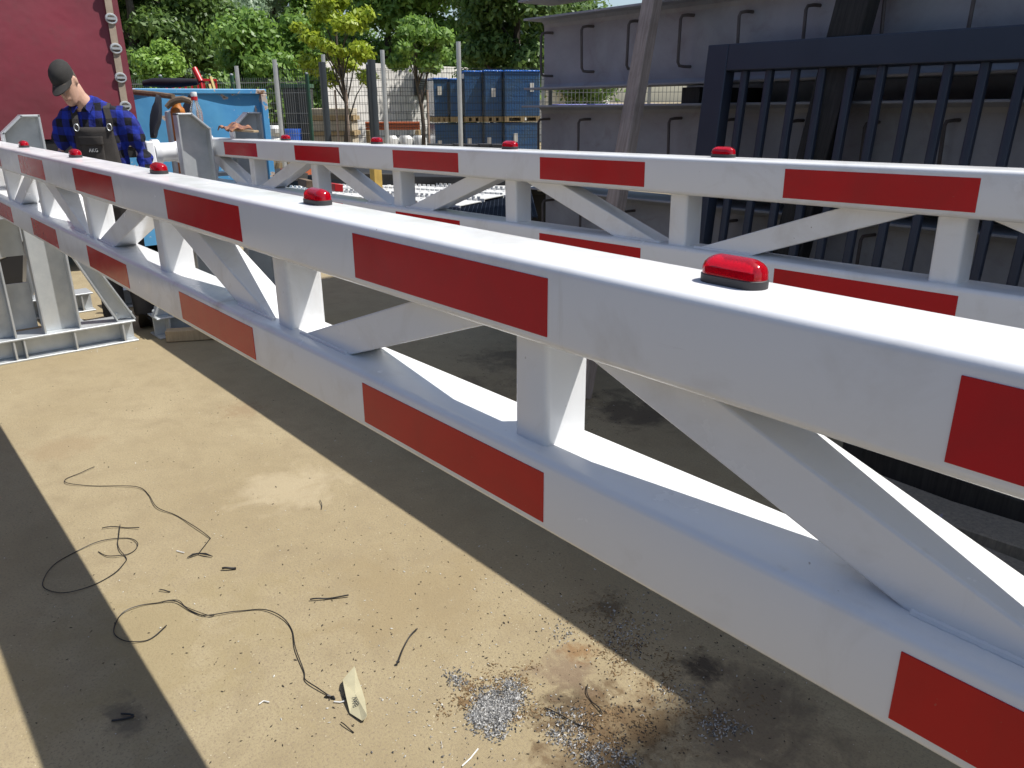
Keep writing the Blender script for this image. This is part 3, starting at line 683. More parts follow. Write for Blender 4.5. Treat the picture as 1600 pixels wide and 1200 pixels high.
# ------------------------------------------------------------------ truck with red tarpaulin
def truck():
    t = empty('truck', (-7.62, -2.3, 0)); tag(t, 'lorry with faded red tarpaulin body behind the man', 'truck')
    y1 = 3.86; y0 = -5.2
    n = 60; vs = []; fs = []; m = 26
    for i in range(n + 1):
        for j in range(m + 1):
            y = y0 + (y1 - y0) * i / n; z = 1.20 + 2.9 * j / m
            vs.append((0.012 * math.sin(y * 5.1 + 0.6 * math.sin(z * 2)) + 0.018 * math.sin(z * 2.7 + y), y, z))
    for i in range(n):
        for j in range(m): fs.append((i * (m + 1) + j, (i + 1) * (m + 1) + j, (i + 1) * (m + 1) + j + 1, i * (m + 1) + j + 1))
    o = MB().add(vs, fs).build('side_curtain', 'red_tarpaulin', t, True)
    MB().box(-2.45, -0.03, y0, y1 - 0.02, 1.2, 4.1).build('body', 'red_tarpaulin', t, bevel=0.03)
    ys = y1 - 0.085
    st = MB().box(0.022, 0.030, ys - 0.028, ys + 0.028, 1.12, 4.1).build('strap', 'tarp_strap', t)
    ring = None
    for i in range(12):
        z = 1.46 + i * 0.235
        if ring is None:
            ring = MB().tube([(0.036, 0.042 * math.cos(a), 0.036 * math.sin(a)) for a in [2 * math.pi * k / 16 for k in range(17)]], 0.009, 6).box(0.03, 0.05, -0.035, 0.035, -.009, .009).build('buckle', 'galvanised', t, True); ring.location = (0, ys, z)
        else: share(ring, 'buckle', t, (0, ys, z))
    MB().box(-2.4, -0.02, y0, y1 - .02, 1.02, 1.19).build('chassis', 'chassis_black', t, bevel=0.01)
    MB().box(-2.0, -0.5, y0 + .2, y1 - .4, 0.75, 1.019).build('frame_rail', 'chassis_black', t)
    for y in (y1 - 1.3, y1 - 2.7, y0 + 1.2):
        w_ = MB().tube([(-0.34, y, 0.5), (-0.06, y, 0.5)], 0.5, 28).build('wheel', 'black_rubber', t, True)
        MB().tube([(-0.07, y, 0.5), (-0.052, y, 0.5)], [0.28, 0.26], 20).build('rim', 'galvanised', w_, True)
    MB().box(-0.20, -0.12, y0 + 2.0, y1 - 3.4, 0.4, 0.95).build('side_guard', 'chassis_black', t)
truck()

# ------------------------------------------------------------------ blue skip behind the second stand
def skip():
    s = empty('blue_skip', (-8.25, 1.2, 0)); tag(s, 'battered sky-blue steel skip with chipped paint', 'skip')
    L = 1.86
    n, m = 24, 16; vs = []; fs = []
    for i in range(n + 1):
        for j in range(m + 1):
            y = L * i / n; z = 0.12 + 1.45 * j / m
            d = 0.02 * math.sin(y * 4.2 + 1) * math.sin(z * 3.1) + 0.02 * math.exp(-((y - 1.1) ** 2 + (z - 1.0) ** 2) / 0.05) * -1
            vs.append((d, y, z))
    for i in range(n):
        for j in range(m): fs.append((i * (m + 1) + j, (i + 1) * (m + 1) + j, (i + 1) * (m + 1) + j + 1, i * (m + 1) + j + 1))
    MB().add(vs, fs).build('front_panel', 'blue_skip', s, True)
    MB().box(-1.6, -0.04, 0.0, 0.03, 0.12, 1.57).box(-1.6, -0.04, L - 0.03, L, 0.12, 1.57).box(-1.63, -1.6, 0, L, 0.12, 1.57).box(-1.6, -.04, 0.03, L - .03, 0.12, 0.15).build('tub', 'blue_skip', s)
    MB().box(-0.05, 0.026, 0.0, L + .02, 1.571, 1.62).box(-1.66, -0.05, L - .04, L + .02, 1.571, 1.62).box(-1.66, -.05, -.02, .04, 1.571, 1.62).build('rim', 'blue_skip', s, bevel=0.008)
    MB().box(-0.02, 0.045, L - 0.05, L + .015, 0.1, 1.568).build('corner_post', 'blue_skip', s, bevel=0.006)
    MB().box(-1.6, 0, 0.2, 0.4, 0, 0.119).box(-1.6, 0, L - .4, L - .2, 0, 0.119).build('runner', 'chassis_black', s)
skip()
def clutter_on_skip():
    def P(px, py, D): return spot(px, py, D)
    o = MB().tube([P(224, 131, 8.0), P(240, 129, 8.0), P(262, 129.5, 8.0), P(285, 129, 8.0), P(309, 128, 8.0)], [0.03, 0.045, 0.05, 0.045, 0.03], 10).build('rolled_mat', 'dark_leather', None, True); tag(o, 'dark rolled mat lying across the top of the blue skip', 'mat')
    o = MB().tube([P(303.5, 107, 8.02), P(314, 128, 8.02)], 0.03, 10).tube([P(314, 128, 8.02), P(317, 143, 8.02)], 0.012, 8).build('lever_handle', 'red_plastic', None, True); tag(o, 'red-gripped lever sticking up from the blue skip', 'lever')
    o = MB().tube([P(329, 120, 8.05), P(337, 146, 8.05)], 0.016, 4).build('yellow_stick', 'yellow_slat'); tag(o, 'taller yellow wooden stick standing in the blue skip', 'stick', 'yellow sticks')
    o = MB().tube([P(327, 132, 8.15), P(331, 146, 8.15)], 0.016, 4).build('yellow_stick', 'yellow_slat'); tag(o, 'shorter yellow wooden stick standing in the blue skip', 'stick', 'yellow sticks')
    b = P(300, 138, 8.6)
    m = MB(); m.box(-.02, .02, -0.28, 0.28, -0.10, -0.075); m.box(-.02, .02, -0.28, 0.28, 0.075, 0.10)
    for k in range(9): m.box(-.012, .012, -0.27 + k * 0.0675 - .01, -0.27 + k * 0.0675 + .01, -0.075, 0.075)
    o = m.build('red_grille', 'red_plastic'); o.location = b; tag(o, 'small dark red grille inside the blue skip', 'grille')
    o = MB().tube([P(205, 143.5, 7.4), P(240, 147, 7.3), P(271, 151, 7.2)], 0.025, 8).build('steel_pole', 'rusty_pipe', None, True); tag(o, 'pale pole lying across in front of the blue skip', 'pole')
    # gas hose and cylinder group between stand and skip
    pts = [P(260, 168, 6.6), P(268, 160, 6.6), P(277, 156, 6.6), P(287, 155, 6.6), P(297, 158, 6.6), P(304, 163, 6.6)]
    o = MB().tube(pts, [0.02, 0.026, 0.028, 0.028, 0.026, 0.02], 8).build('bent_hose', 'rusty_pipe', None, True); tag(o, 'brown bent hose arched above the second stand', 'hose')
    q = P(278, 176, 6.7); o = MB().lathe([(0.0, -0.7), (0.058, -0.7), (0.06, -0.68), (0.06, 0.0), (0.055, 0.03), (0.035, 0.055), (0.03, 0.09), (0.0, 0.095)], 18).build('gas_cylinder', 'orange_plastic', None, True); o.location = q; tag(o, 'orange gas cylinder top behind the second stand', 'cylinder')
    q = P(266, 178, 6.72); o = MB().lathe([(0.0, -0.7), (0.045, -0.7), (0.045, 0.0), (0.04, 0.02), (0.0, 0.03)], 14).build('grey_canister', 'galvanised', None, True); o.location = q; tag(o, 'slim pale grey canister beside the orange cylinder', 'canister')
    def drape(name, outline, D, label, bulge=0.035):
        c = sum((spot(x, y, D) for x, y in outline), Vector()) / len(outline); pts = [spot(x, y, D) for x, y in outline]
        fw = (_R @ Vector((0, 0, -1)))
        rings = []
        for k, sc in ((0, 0.86), (1, 0.98), (2, 1.0), (3, 0.98), (4, 0.86)):
            rings.append([c + (p - c) * sc + fw * (k - 2) * bulge * 0.5 for p in pts])
        o = MB().loft(rings).build(name, 'dark_leather', None, True); tag(o, label, 'apron')
    drape('leather_apron', [(246, 148), (251, 150), (252, 175), (250, 192), (245, 205), (243, 216), (236, 216), (235, 200), (236, 182), (240, 166), (244, 158)], 7.0, 'narrow black leather apron hanging before the blue skip')
    drape('leather_apron', [(296, 148), (302, 148), (305, 160), (309, 172), (311, 184), (309, 196), (300, 196), (289, 190), (286, 180), (287, 166), (292, 156)], 6.9, 'broad black apron hanging behind the clear bottle')
clutter_on_skip()

# bottle, rag and slat on the end of the second gate
def bottle():
    b = empty('plastic_bottle', (-5.60, 1.385, 1.2715)); b.scale = (1.1, 1.1, 1.12); tag(b, 'clear plastic bottle with red band and white cap on the second gate', 'bottle')
    MB().lathe([(0.0, 0.0), (0.034, 0.001), (0.038, 0.008), (0.038, 0.05), (0.035, 0.07), (0.038, 0.09), (0.038, 0.135), (0.034, 0.155), (0.022, 0.185), (0.0175, 0.205), (0.0165, 0.225), (0.0, 0.226)], 24).build('bottle_body', 'clear_plastic', b, True)
    MB().lathe([(0.0, 0.205), (0.0195, 0.205), (0.0195, 0.226), (0.0, 0.226)], 20).build('neck_band', 'red_plastic', b, True)
    MB().lathe([(0.0, 0.2265), (0.018, 0.2265), (0.019, 0.23), (0.019, 0.25), (0.017, 0.253), (0.0, 0.254)], 20).build('cap', 'white_plastic', b, True)
bottle()
def rag():
    n, m = 16, 12; vs = []; fs = []
    for i in range(n):
        for j in range(m):
            u, v = i / (n - 1), j / (m - 1)
            vs.append((-5.06 + 0.22 * u, 1.315 + 0.15 * v, 1.318 + 0.018 * abs(math.sin(u * 9 + v * 4)) + 0.010 * math.sin(v * 11 + u * 5) + 0.028 * math.sin(u * math.pi) * math.sin(v * math.pi) + random.uniform(-.003, .003)))
    for i in range(n - 1):
        for j in range(m - 1): fs.append((i * m + j, (i + 1) * m + j, (i + 1) * m + j + 1, i * m + j + 1))
    o = MB().add(vs, fs).build('rag', 'rag_cloth', None, True); s = o.modifiers.new('t', 'SOLIDIFY'); s.thickness = 0.006
    tag(o, 'crumpled patterned rag lying on the end of the second gate', 'rag')
    o = MB().box(-5.0, -4.68, 1.395, 1.43, 1.3095, 1.322).build('wood_slat', 'fresh_timber', None, bevel=0.002); o.rotation_euler = (0, 0, 0.0); tag(o, 'thin pale wooden slat lying on the second gate beside the rag', 'slat')
rag()

# ------------------------------------------------------------------ man in bib overalls
def man():
    base = spot(154, 215, 5.02)
    t = empty('person', (base.x, base.y, 0))
    to_cam = math.atan2(CAM_LOC.y - base.y, CAM_LOC.x - base.x)
    # local frame: -y faces the camera side, +x is to the right of the picture
    t.rotation_euler = (0, 0, to_cam + math.pi / 2 - math.radians(14))
    t.scale = (0.87, 0.92, 1.04)
    tag(t, 'man in black cap, blue checked shirt and grey bib overalls looking down', 'person')
    E = MB().ellring
    # --- body: head, neck, hands, lower legs in one skin
    def limb(mb, pts, n=14):
        rings = []
        for i, (c, rx, ry) in enumerate(pts):
            a = Vector(pts[max(i - 1, 0)][0]); b = Vector(pts[min(i + 1, len(pts) - 1)][0]); d = (b - a).normalized()
            q = Vector((0, 0, 1)).rotation_difference(d).to_matrix()
            rings.append(E(c, rx, ry, n, q))
        mb.loft(rings)
    HC = Vector((-0.120, -0.115, 1.540))           # head centre
    HR = Euler((math.radians(34), math.radians(-9), math.radians(-14)), 'XYZ').to_matrix()
    def hp(x, y, z): return HC + HR @ (Vector((x, y, z)) * 0.93)
    body = MB()
    # head as stacked ellipses in head space: z up through the crown, -y is the face
    prof = [(-0.118, 0.028, 0.030, -0.052), (-0.108, 0.042, 0.046, -0.045), (-0.088, 0.054, 0.064, -0.028), (-0.060, 0.062, 0.080, -0.012), (-0.030, 0.067, 0.088, -0.004), (0.0, 0.071, 0.092, 0.0),
            (0.035, 0.074, 0.094, 0.002), (0.070, 0.070, 0.088, 0.004), (0.098, 0.052, 0.066, 0.006), (0.114, 0.024, 0.032, 0.006)]
    body.loft([[hp(*v) for v in E((0, cy, z), rx, ry, 20)] for z, rx, ry, cy in prof])
    body.loft([[hp(*v) for v in r] for r in [E((0, -0.090, 0.022), 0.009, 0.012, 8), E((0, -0.100, 0.002), 0.011, 0.013, 8), E((0, -0.108, -0.022), 0.016, 0.017, 8), E((0, -0.100, -0.032), 0.013, 0.012, 8)]])   # nose
    body.loft([[hp(*v) for v in r] for r in [E((0, -0.086, -0.050), 0.024, 0.014, 10), E((0, -0.088, -0.058), 0.026, 0.015, 10), E((0, -0.086, -0.068), 0.022, 0.013, 10)]])   # lips
    body.loft([[hp(*v) for v in r] for r in [E((0, -0.082, 0.028), 0.048, 0.014, 10), E((0, -0.084, 0.038), 0.050, 0.015, 10)]])   # brow
    body.loft([[hp(*v) for v in r] for r in [E((0, -0.082, -0.095), 0.018, 0.014, 10), E((0, -0.080, -0.110), 0.016, 0.013, 10)]])  # chin
    for sx in (-1, 1):
        body.loft([[hp(sx * 0.070 + sx * 0.010 * k, 0.006 + v.y + 0.004 * k, v.z) for v in [Vector((0, 0.020 * math.cos(a) * (1 - .2 * k), -0.002 + 0.032 * math.sin(a) * (1 - .15 * k))) for a in [2 * math.pi * j / 12 for j in range(12)]]] for k in (0, 1, 1.6)])
    limb(body, [(hp(0, 0.035, -0.055), 0.056, 0.060), (Vector((-0.075, -0.045, 1.455)), 0.058, 0.060), (Vector((-0.030, 0.0, 1.385)), 0.072, 0.068)])
    # hands
    def hand(w, d, sx, curl):
        w, d = Vector(w), Vector(d).normalized(); side = Vector((sx * 0.2, -1, 0.1)); side = (side - d * side.dot(d)).normalized(); up = d.cross(side)
        limb(body, [(w - d * .04, 0.027, 0.022), (w, 0.026, 0.020), (w + d * 0.04, 0.020, 0.040), (w + d * 0.085, 0.016, 0.041)])
        for k, (ln, off) in enumerate(((0.070, -0.030), (0.080, -0.010), (0.074, 0.010), (0.058, 0.029))):
            p0 = w + d * 0.082 + side * off; p1 = p0 + d * ln * .5 - up * sx * curl * ln * .2; p2 = p1 + (d * .7 - up * sx * curl).normalized() * ln * .5
            limb(body, [(p0, 0.0095, 0.0095), (p1, 0.009, 0.009), (p2, 0.0075, 0.0075)], 8)
        p0 = w + d * 0.025 - side * 0.034; limb(body, [(p0, 0.012, 0.012), (p0 + d * 0.035 - side * 0.022, 0.011, 0.011), (p0 + d * 0.062 - side * 0.026, 0.009, 0.009)], 8)
    ELr, WRr = (0.295, 0.02, 1.10), (0.285, -0.10, 0.87)         # right of the picture
    ELl, WLl = (-0.290, 0.00, 1.10), (-0.235, -0.16, 0.90)
    hand(WRr, (-0.05, -0.25, -0.95), 1, 0.6); hand(WLl, (0.25, -0.45, -0.8), -1, 0.6)
    limb(body, [((-0.10, 0, 0.30), 0.055, 0.055), ((-0.105, 0, 0.09), 0.042, 0.042)]); limb(body, [((0.10, 0.02, 0.30), 0.055, 0.055), ((0.11, 0.03, 0.09), 0.042, 0.042)])
    limb(body, [((-0.03, 0.02, 1.42), 0.07, 0.06), ((0, 0.02, 1.2), 0.13, 0.09), ((0, 0.02, 0.95), 0.13, 0.09), ((-.03, 0.01, 0.8), .1, .08), ((-.09, 0.01, 0.5), .06, .06), ((-0.10, 0, 0.28), 0.05, 0.05)])
    limb(body, [((0, 0.02, 0.95), 0.12, 0.09), ((0.05, 0.01, 0.8), .09, .08), ((0.09, 0.02, 0.5), .06, .06), ((0.10, 0.02, 0.28), 0.05, 0.05)])
    for sx, El, Wr in ((1, ELr, WRr), (-1, ELl, WLl)):
        limb(body, [((sx * 0.12, 0.02, 1.36), 0.05, 0.05), ((sx * 0.2, 0.02, 1.35), 0.045, 0.045), (El, 0.035, 0.035), (Wr, 0.025, 0.022)])
    bo = fuse(body, 'body', 'skin', t, 0.0062, 3)
    # eyes, brows, hair
    for sx in (-1, 1):
        MB().loft([[hp(sx * 0.031 + v.x, -0.0875, 0.012 + v.y) for v in E((0, 0, 0), 0.013, 0.0045, 10)], [hp(sx * 0.031 + v.x, -0.091, 0.011 + v.y) for v in E((0, 0, 0), 0.011, 0.003, 10)]]).build('eye', 'hair', t, True)
        MB().loft([[hp(sx * (0.014 + 0.038 * k), -0.1005 + 0.018 * k * k + 0.004 * math.cos(a), 0.034 + 0.006 * math.sin(k * 3) + 0.005 * math.sin(a)) for a in [2 * math.pi * j / 8 for j in range(8)]] for k in (0, .33, .66, 1)]).build('eyebrow', 'hair', t, True)
    MB().loft([[hp(v.x, v.y, v.z) for v in E((0, -0.1015, -0.0585), 0.021, 0.002, 10)], [hp(v.x, v.y, v.z) for v in E((0, -0.1005, -0.0605), 0.019, 0.002, 10)]]).build('mouth', 'lip', t)
    hair = MB()
    for z, rx, ry, cy in ((0.0, 0.0735, 0.070, 0.026), (0.03, 0.0765, 0.076, 0.022), (0.055, 0.0775, 0.080, 0.018)): pass
    hair.loft([[hp(*v) for v in E((0, cy, z), rx, ry, 20)] for z, rx, ry, cy in ((-0.035, 0.058, 0.060, 0.038), (-0.005, 0.0725, 0.070, 0.030), (0.03, 0.0755, 0.076, 0.024), (0.055, 0.0765, 0.082, 0.016))])
    hair.build('hair', 'hair', t, True)
    # cap: domed crown + peak
    cap = MB()
    cap.loft([[hp(*v) for v in E((0, cy, z), rx, ry, 24)] for z, rx, ry, cy in ((0.034, 0.0795, 0.1005, 0.002), (0.060, 0.0805, 0.1015, 0.002), (0.090, 0.076, 0.096, 0.003), (0.112, 0.064, 0.080, 0.004), (0.128, 0.044, 0.055, 0.006), (0.136, 0.016, 0.02, 0.007))])
    c = cap.build('cap', 'cap_cloth', t, True)
    pk = []
    for s_, dz in ((0, 0.0), (1, 0.0), (1, 0.006), (0, 0.006)):
        ring = []
        for k in range(15):
            a = math.radians(-165 + 150 * k / 14); r = 1.0
            x = 0.077 * math.cos(a); y = 0.098 * math.sin(a) - s_ * 0.078 * max(0, math.sin(math.radians(12 + 156 * k / 14))) ** 0.75
            ring.append(hp(x, y, 0.040 + dz - 0.018 * s_ - 0.10 * (x * x) / 0.077))
        pk.append(ring)
    v = [q for r in pk for q in r]; f = []
    for a in range(4):
        b = (a + 1) % 4
        for k in range(14): f.append((a * 15 + k, a * 15 + k + 1, b * 15 + k + 1, b * 15 + k))
    MB().add(v, f).build('cap_peak', 'cap_cloth', c, True)
    # shirt
    sh = MB()
    limb(sh, [((0.0, 0.03, 0.92), 0.165, 0.125), ((0.0, 0.03, 1.02), 0.175, 0.130), ((0.0, 0.03, 1.15), 0.185, 0.130), ((-0.005, 0.02, 1.27), 0.195, 0.122), ((-0.015, 0.012, 1.345), 0.185, 0.105), ((-0.03, 0.0, 1.395), 0.115, 0.085), ((-0.055, -0.02, 1.43), 0.074, 0.076)], 24)
    for sx, El, Wr in ((1, ELr, WRr), (-1, ELl, WLl)):
        limb(sh, [((sx * 0.10 - .01, 0.01, 1.345), 0.075, 0.075), ((sx * 0.175, 0.012, 1.335), 0.078, 0.076), ((sx * 0.225, 0.015, 1.285), 0.074, 0.072), ((sx * 0.262, 0.02, 1.20), 0.064, 0.064), (El, 0.060, 0.060), (tuple(Vector(El).lerp(Vector(Wr), .5)), 0.054, 0.052), (tuple(Vector(El).lerp(Vector(Wr), .86)), 0.046, 0.044)], 16)
    # fabric folds
    so_ = fuse(sh, 'shirt', 'check_flannel', t, 0.010, 2)
    for vtx in so_.data.vertices:
        x, y, z = vtx.co; k = 0.0035 * math.sin(z * 62 + x * 38 + 3 * math.sin(y * 30)) + 0.003 * math.sin(x * 70 - z * 31 + y * 40)
        vtx.co += vtx.normal * k
    # collar wings and opening
    for sx in (-1, 1):
        pts = [(-0.055 + sx * 0.020, -0.098, 1.405), (-0.055 + sx * 0.078, -0.055, 1.462), (-0.055 + sx * 0.085, -0.075, 1.425), (-0.055 + sx * 0.055, -0.118, 1.372)]
        o = MB().add(pts, [(0, 1, 2, 3)]).build('collar', 'check_flannel', so_); m = o.modifiers.new('t', 'SOLIDIFY'); m.thickness = 0.008; m.offset = 0
    # bib overalls: trousers + bib front + straps
    ov = MB()
    limb(ov, [((0, 0.03, 0.80), 0.175, 0.135), ((0, 0.03, 0.90), 0.188, 0.142), ((0.0, 0.03, 1.0), 0.190, 0.145), ((0.0, 0.03, 1.03), 0.186, 0.142)], 24)
    limb(ov, [((-0.085, 0.03, 0.86), 0.105, 0.125), ((-0.095, 0.02, 0.6), 0.095, 0.100), ((-0.10, 0.01, 0.35), 0.080, 0.085), ((-0.105, 0.0, 0.10), 0.078, 0.085)], 16)
    limb(ov, [((0.085, 0.03, 0.86), 0.105, 0.125), ((0.095, 0.03, 0.6), 0.095, 0.100), ((0.10, 0.03, 0.35), 0.080, 0.085), ((0.11, 0.03, 0.10), 0.078, 0.085)], 16)
    oo = fuse(ov, 'overalls', 'overall_cloth', t, 0.011, 2)
    def front(x, z, off):                            # y of the chest surface
        tb = [(0.92, .188, .142, .03), (1.03, .190, .138, .03), (1.15, .188, .133, .03), (1.27, .198, .125, .02), (1.345, .188, .108, .012), (1.40, .13, .09, 0)]
        for a, b in zip(tb[:-1], tb[1:]):
            if a[0] <= z <= b[0]:
                k = (z - a[0]) / (b[0] - a[0]); rx, ry, cy = (a[i] + (b[i] - a[i]) * k for i in (1, 2, 3)); break
        else: rx, ry, cy = tb[-1][1:]
        return cy - ry * math.sqrt(max(0.05, 1 - (min(abs(x), rx) / rx) ** 2)) - off
    def patch(name, xl, xr, z0, z1, off, th, parent, mat='overall_cloth', n=10, m=10, taper=0.0, wave=0.0):
        vs = []; fs = []
        for i in range(n + 1):
            for j in range(m + 1):
                z = z0 + (z1 - z0) * j / m; k = 1 - taper * j / m
                x = (xl + xr) / 2 + (xr - xl) / 2 * (2 * i / n - 1) * k
                vs.append((x, front(x, z, off) + wave * math.sin(x * 40 + z * 55) - 0, z))
        for i in range(n):
            for j in range(m): fs.append((i * (m + 1) + j, (i + 1) * (m + 1) + j, (i + 1) * (m + 1) + j + 1, i * (m + 1) + j + 1))
        o = MB().add(vs, fs).build(name, mat, parent, True); mo = o.modifiers.new('t', 'SOLIDIFY'); mo.thickness = th; mo.offset = 0; return o
    patch('bib', -0.150, 0.150, 1.0, 1.292, 0.010, 0.010, oo, taper=0.16, wave=0.002)
    pk_ = patch('chest_pocket', -0.105, 0.055, 1.06, 1.215, 0.019, 0.006, oo)
    patch('pocket_flap', -0.110, 0.060, 1.190, 1.238, 0.027, 0.006, oo, wave=0.002)
    # straps
    for sx, x0 in ((-1, -0.105), (1, 0.112)):
        path = [(x0, front(x0, 1.27, 0.018), 1.27), (x0 + sx * .004, front(x0, 1.33, 0.016), 1.335), (x0 - .012, -0.062, 1.398), (x0 - .016, 0.0, 1.425), (x0 - .02, 0.08, 1.39)]
        rings = []
        for p in path: rings.append([Vector(p) + Vector((dx, 0, dz)) for dx, dz in ((-.022, -.003), (.022, -.003), (.022, .004), (-.022, .004))])
        MB().loft(rings).build('strap', 'overall_cloth', oo)
        MB().tube([(x0 + 0.016 * math.cos(a), front(x0, 1.285, 0.026), 1.29 + 0.02 * math.sin(a)) for a in [2 * math.pi * k / 12 for k in range(13)]], 0.0035, 6).build('buckle', 'galvanised', oo, True)
    tx = text_mesh('AKG', 'logo', 'paper', oo, 0.030); tx.location = (-0.015, front(-0.01, 1.16, 0.0255), 1.158); tx.rotation_euler = (math.radians(86), 0, 0)
    for sx, y in ((-0.105, 0.0), (0.11, 0.03)):
        bt = MB(); limb(bt, [((sx, y + 0.03, 0.10), 0.05, 0.06), ((sx, y + 0.02, 0.05), 0.05, 0.075), ((sx, y - 0.03, 0.012), 0.05, 0.14)], 14)
        bt.v = [(a, b_, max(c_, 0.001)) for a, b_, c_ in bt.v]
        bt.build('boot', 'boot_leather', t, True)
man()

# ------------------------------------------------------------------ sheet metal and gratings behind the second gate
def perforated_stack():
    for i in range(5):
        t = empty('perforated_plank', (-8.75 - 0.20 * i, 3.10 + 0.47 * i, 0.5 + 0.012 * (i % 2)), math.radians(21))
        tag(t, ['nearest', 'second nearest', 'middle', 'second farthest', 'farthest'][i] + ' white perforated steel plank lying behind the second gate', 'plank', 'perforated steel planks')
        L, W = 2.75, 0.40
        MB().box(0, L, 0, W, 0, 0.012).box(0, L, -0.012, 0, -0.05, 0.011).box(0, L, W, W + .012, -0.05, 0.011).build('deck', 'white_sheet_metal', t, bevel=0.002, seg=1)
        src = None
        for k in range(22):
            for r in range(2):
                p = (0.08 + k * 0.118, 0.10 + r * 0.2, 0.012)
                if src is None:
                    src = MB().lathe([(0.020, 0.0), (0.028, 0.0), (0.025, 0.007), (0.019, 0.007)], 10).build('raised_hole', 'white_sheet_metal', t, True); src.location = p
                    src.data.materials.append(MATS['crate_dark'])
                else: share(src, 'raised_hole', t, p)
        src2 = None
        for k in range(41):
            for yy in (-0.006, W + 0.006):
                p = (0.04 + k * 0.066, yy, 0.012)
                if src2 is None: src2 = MB().box(-.019, .019, -.005, .005, 0, 0.02).build('tooth', 'white_sheet_metal', t); src2.location = p
                else: share(src2, 'tooth', t, p)
        for x in (0.4, 2.4):
            s = MB().box(x - .05, x + .05, -0.02, W + .02, -0.495, -0.052).build('bearer', 'dark_timber', t)
    g = empty('floor_grating', (-7.45, 4.62, 0.46), math.radians(-40)); tag(g, 'dark blue steel floor grating lying behind the second gate', 'grating')
    m = MB(); L, W = 2.0, 1.15
    for k in range(29): m.box(0.02, L - .02, k * W / 28 - .0025, k * W / 28 + .0025, 0, 0.03)
    m.build('bearing_bars', 'grating_dark', g)
    m = MB()
    for k in range(30): m.box(k * L / 29 - .004, k * L / 29 + .004, -.002, W + .002, 0.022, 0.033)
    m.build('cross_bars', 'grating_dark', g)
    MB().box(0.05, L - .05, 0.05, W - .05, -0.44, -0.36).box(0.1, 0.2, 0.1, 1.0, -.36, -.004).box(1.4, 1.5, 0.1, 1.0, -.36, -.004).build('pallet', 'dark_timber', g)
    # rough heap of scrap between skip and gratings
    for i, (px, py, D, col, L, lb) in enumerate([(455, 277, 8.4, 'dark_timber', 0.8, 'dark scrap bar lying behind the second gate, nearest the skip'), (478, 286, 7.9, 'rusty_pipe', 0.7, 'rusty bar in the scrap heap behind the second gate'), (520, 292, 7.7, 'red_plastic', 0.5, 'red plastic strip in the scrap behind the second gate'), (468, 268, 8.8, 'pipe_orange', 0.6, 'orange strip in the scrap heap behind the second gate'), (560, 275, 9.3, 'dark_timber', 1.0, 'dark beam beyond the perforated planks')]):
        q = spot(px, py, D); a = random.uniform(0, 3)
        o = MB().box(-L / 2, L / 2, -0.04, 0.04, -0.035, 0.035).build('scrap_bar', col, None, bevel=0.004); o.location = (q.x, q.y, max(q.z, 0.04)); o.rotation_euler = (0.1, 0.05, a); tag(o, lb, 'scrap')
    q = spot(588, 285, 9.0); o = MB().box(-.05, .05, -.05, .05, 0, q.z + .35).build('yellow_post', 'yellow_wood', None, bevel=0.004); o.location = (q.x, q.y, 0); tag(o, 'short yellow wooden post behind the white planks', 'post')
    # black trailer added to fill the dark band beyond the planks
    o = empty('filler_trailer', (-9.9, 3.4, 0), math.radians(40)); tag(o, 'low black flatbed trailer added to fill the dark band beyond the planks', 'trailer')
    MB().box(0, 4.6, 0, 1.6, 0.42, 0.62).build('bed', 'chassis_black', o, bevel=0.01)
    for x in (0.8, 3.8):
        for y in (0.1, 1.3): MB().tube([(x, y, 0.25), (x, y + .2, 0.25)], 0.25, 18).build('wheel', 'black_rubber', o, True)
perforated_stack()

# ------------------------------------------------------------------ fence line, posts, yard goods beyond
def at_ground(px, D, py=150):
    q = spot(px, py, D); return Vector((q.x, q.y, 0))
def fence(name, label, a, b, n, h, mat, postmat, wire=0.0028, vstep=0.05):
    d = (b - a); L = d.length / n; ang = math.atan2(d.y, d.x)
    f = empty(name, a, ang); tag(f, label, 'fence')
    pan = None; post = None
    for i in range(n + 1):
        if post is None: post = MB().box(-.03, .03, -.03, .03, 0, h + .06).build('post', postmat, f); MB().lathe([(0.0, h + .06), (0.035, h + .06), (0.03, h + .085), (0.0, h + .095)], 10).build('post_cap', 'post_zinc', post)
        else: p_ = share(post, 'post', f, (i * L, 0, 0)); share(post.children[0], 'post_cap', p_)
    for i in range(n):
        if pan is None:
            m = MB(); k = 0; x = 0.04
            while x < L - 0.03:
                m.add([(x - wire, -.012, .05), (x + wire, -.012, .05), (x, -.008, .05), (x - wire, -.012, h), (x + wire, -.012, h), (x, -.008, h)], [(0, 1, 4, 3), (1, 2, 5, 4), (2, 0, 3, 5)]); x += vstep
            for z in np.arange(0.08, h, 0.2): m.box(.03, L - .03, -.016, -.012, z - wire * 1.1, z + wire * 1.1)
            for z in (0.45, h - .12): m.tube([(.03, -.012, z), (.03, -.045, z + .03), (L - .03, -.045, z + .03), (L - .03, -.012, z)], wire * 1.2, 4)
            pan = m.build('mesh_panel', mat, f)
        else: share(pan, 'mesh_panel', f, (i * L, 0, 0))
    return f
fence('mesh_fence', 'green welded mesh fence behind the blue skip', at_ground(150, 17.5), at_ground(482, 16.2), 3, 1.98, 'fence_zinc', 'green_coat', 0.0035)
fence('mesh_fence', 'dark grey welded mesh fence before the blue pallets', at_ground(436, 15.0), at_ground(860, 15.0), 3, 2.10, 'fence_grey', 'fence_grey', 0.0028)
def pole(name, px, ytop, D, r, mat, label):
    q = spot(px, ytop, D); o = MB().extrude(rrect(-r, r, -r, r, r * .25, 2), 0, q.z, 'z').build(name, mat, None, True); o.location = (q.x, q.y, 0); tag(o, label, 'post')
    return o
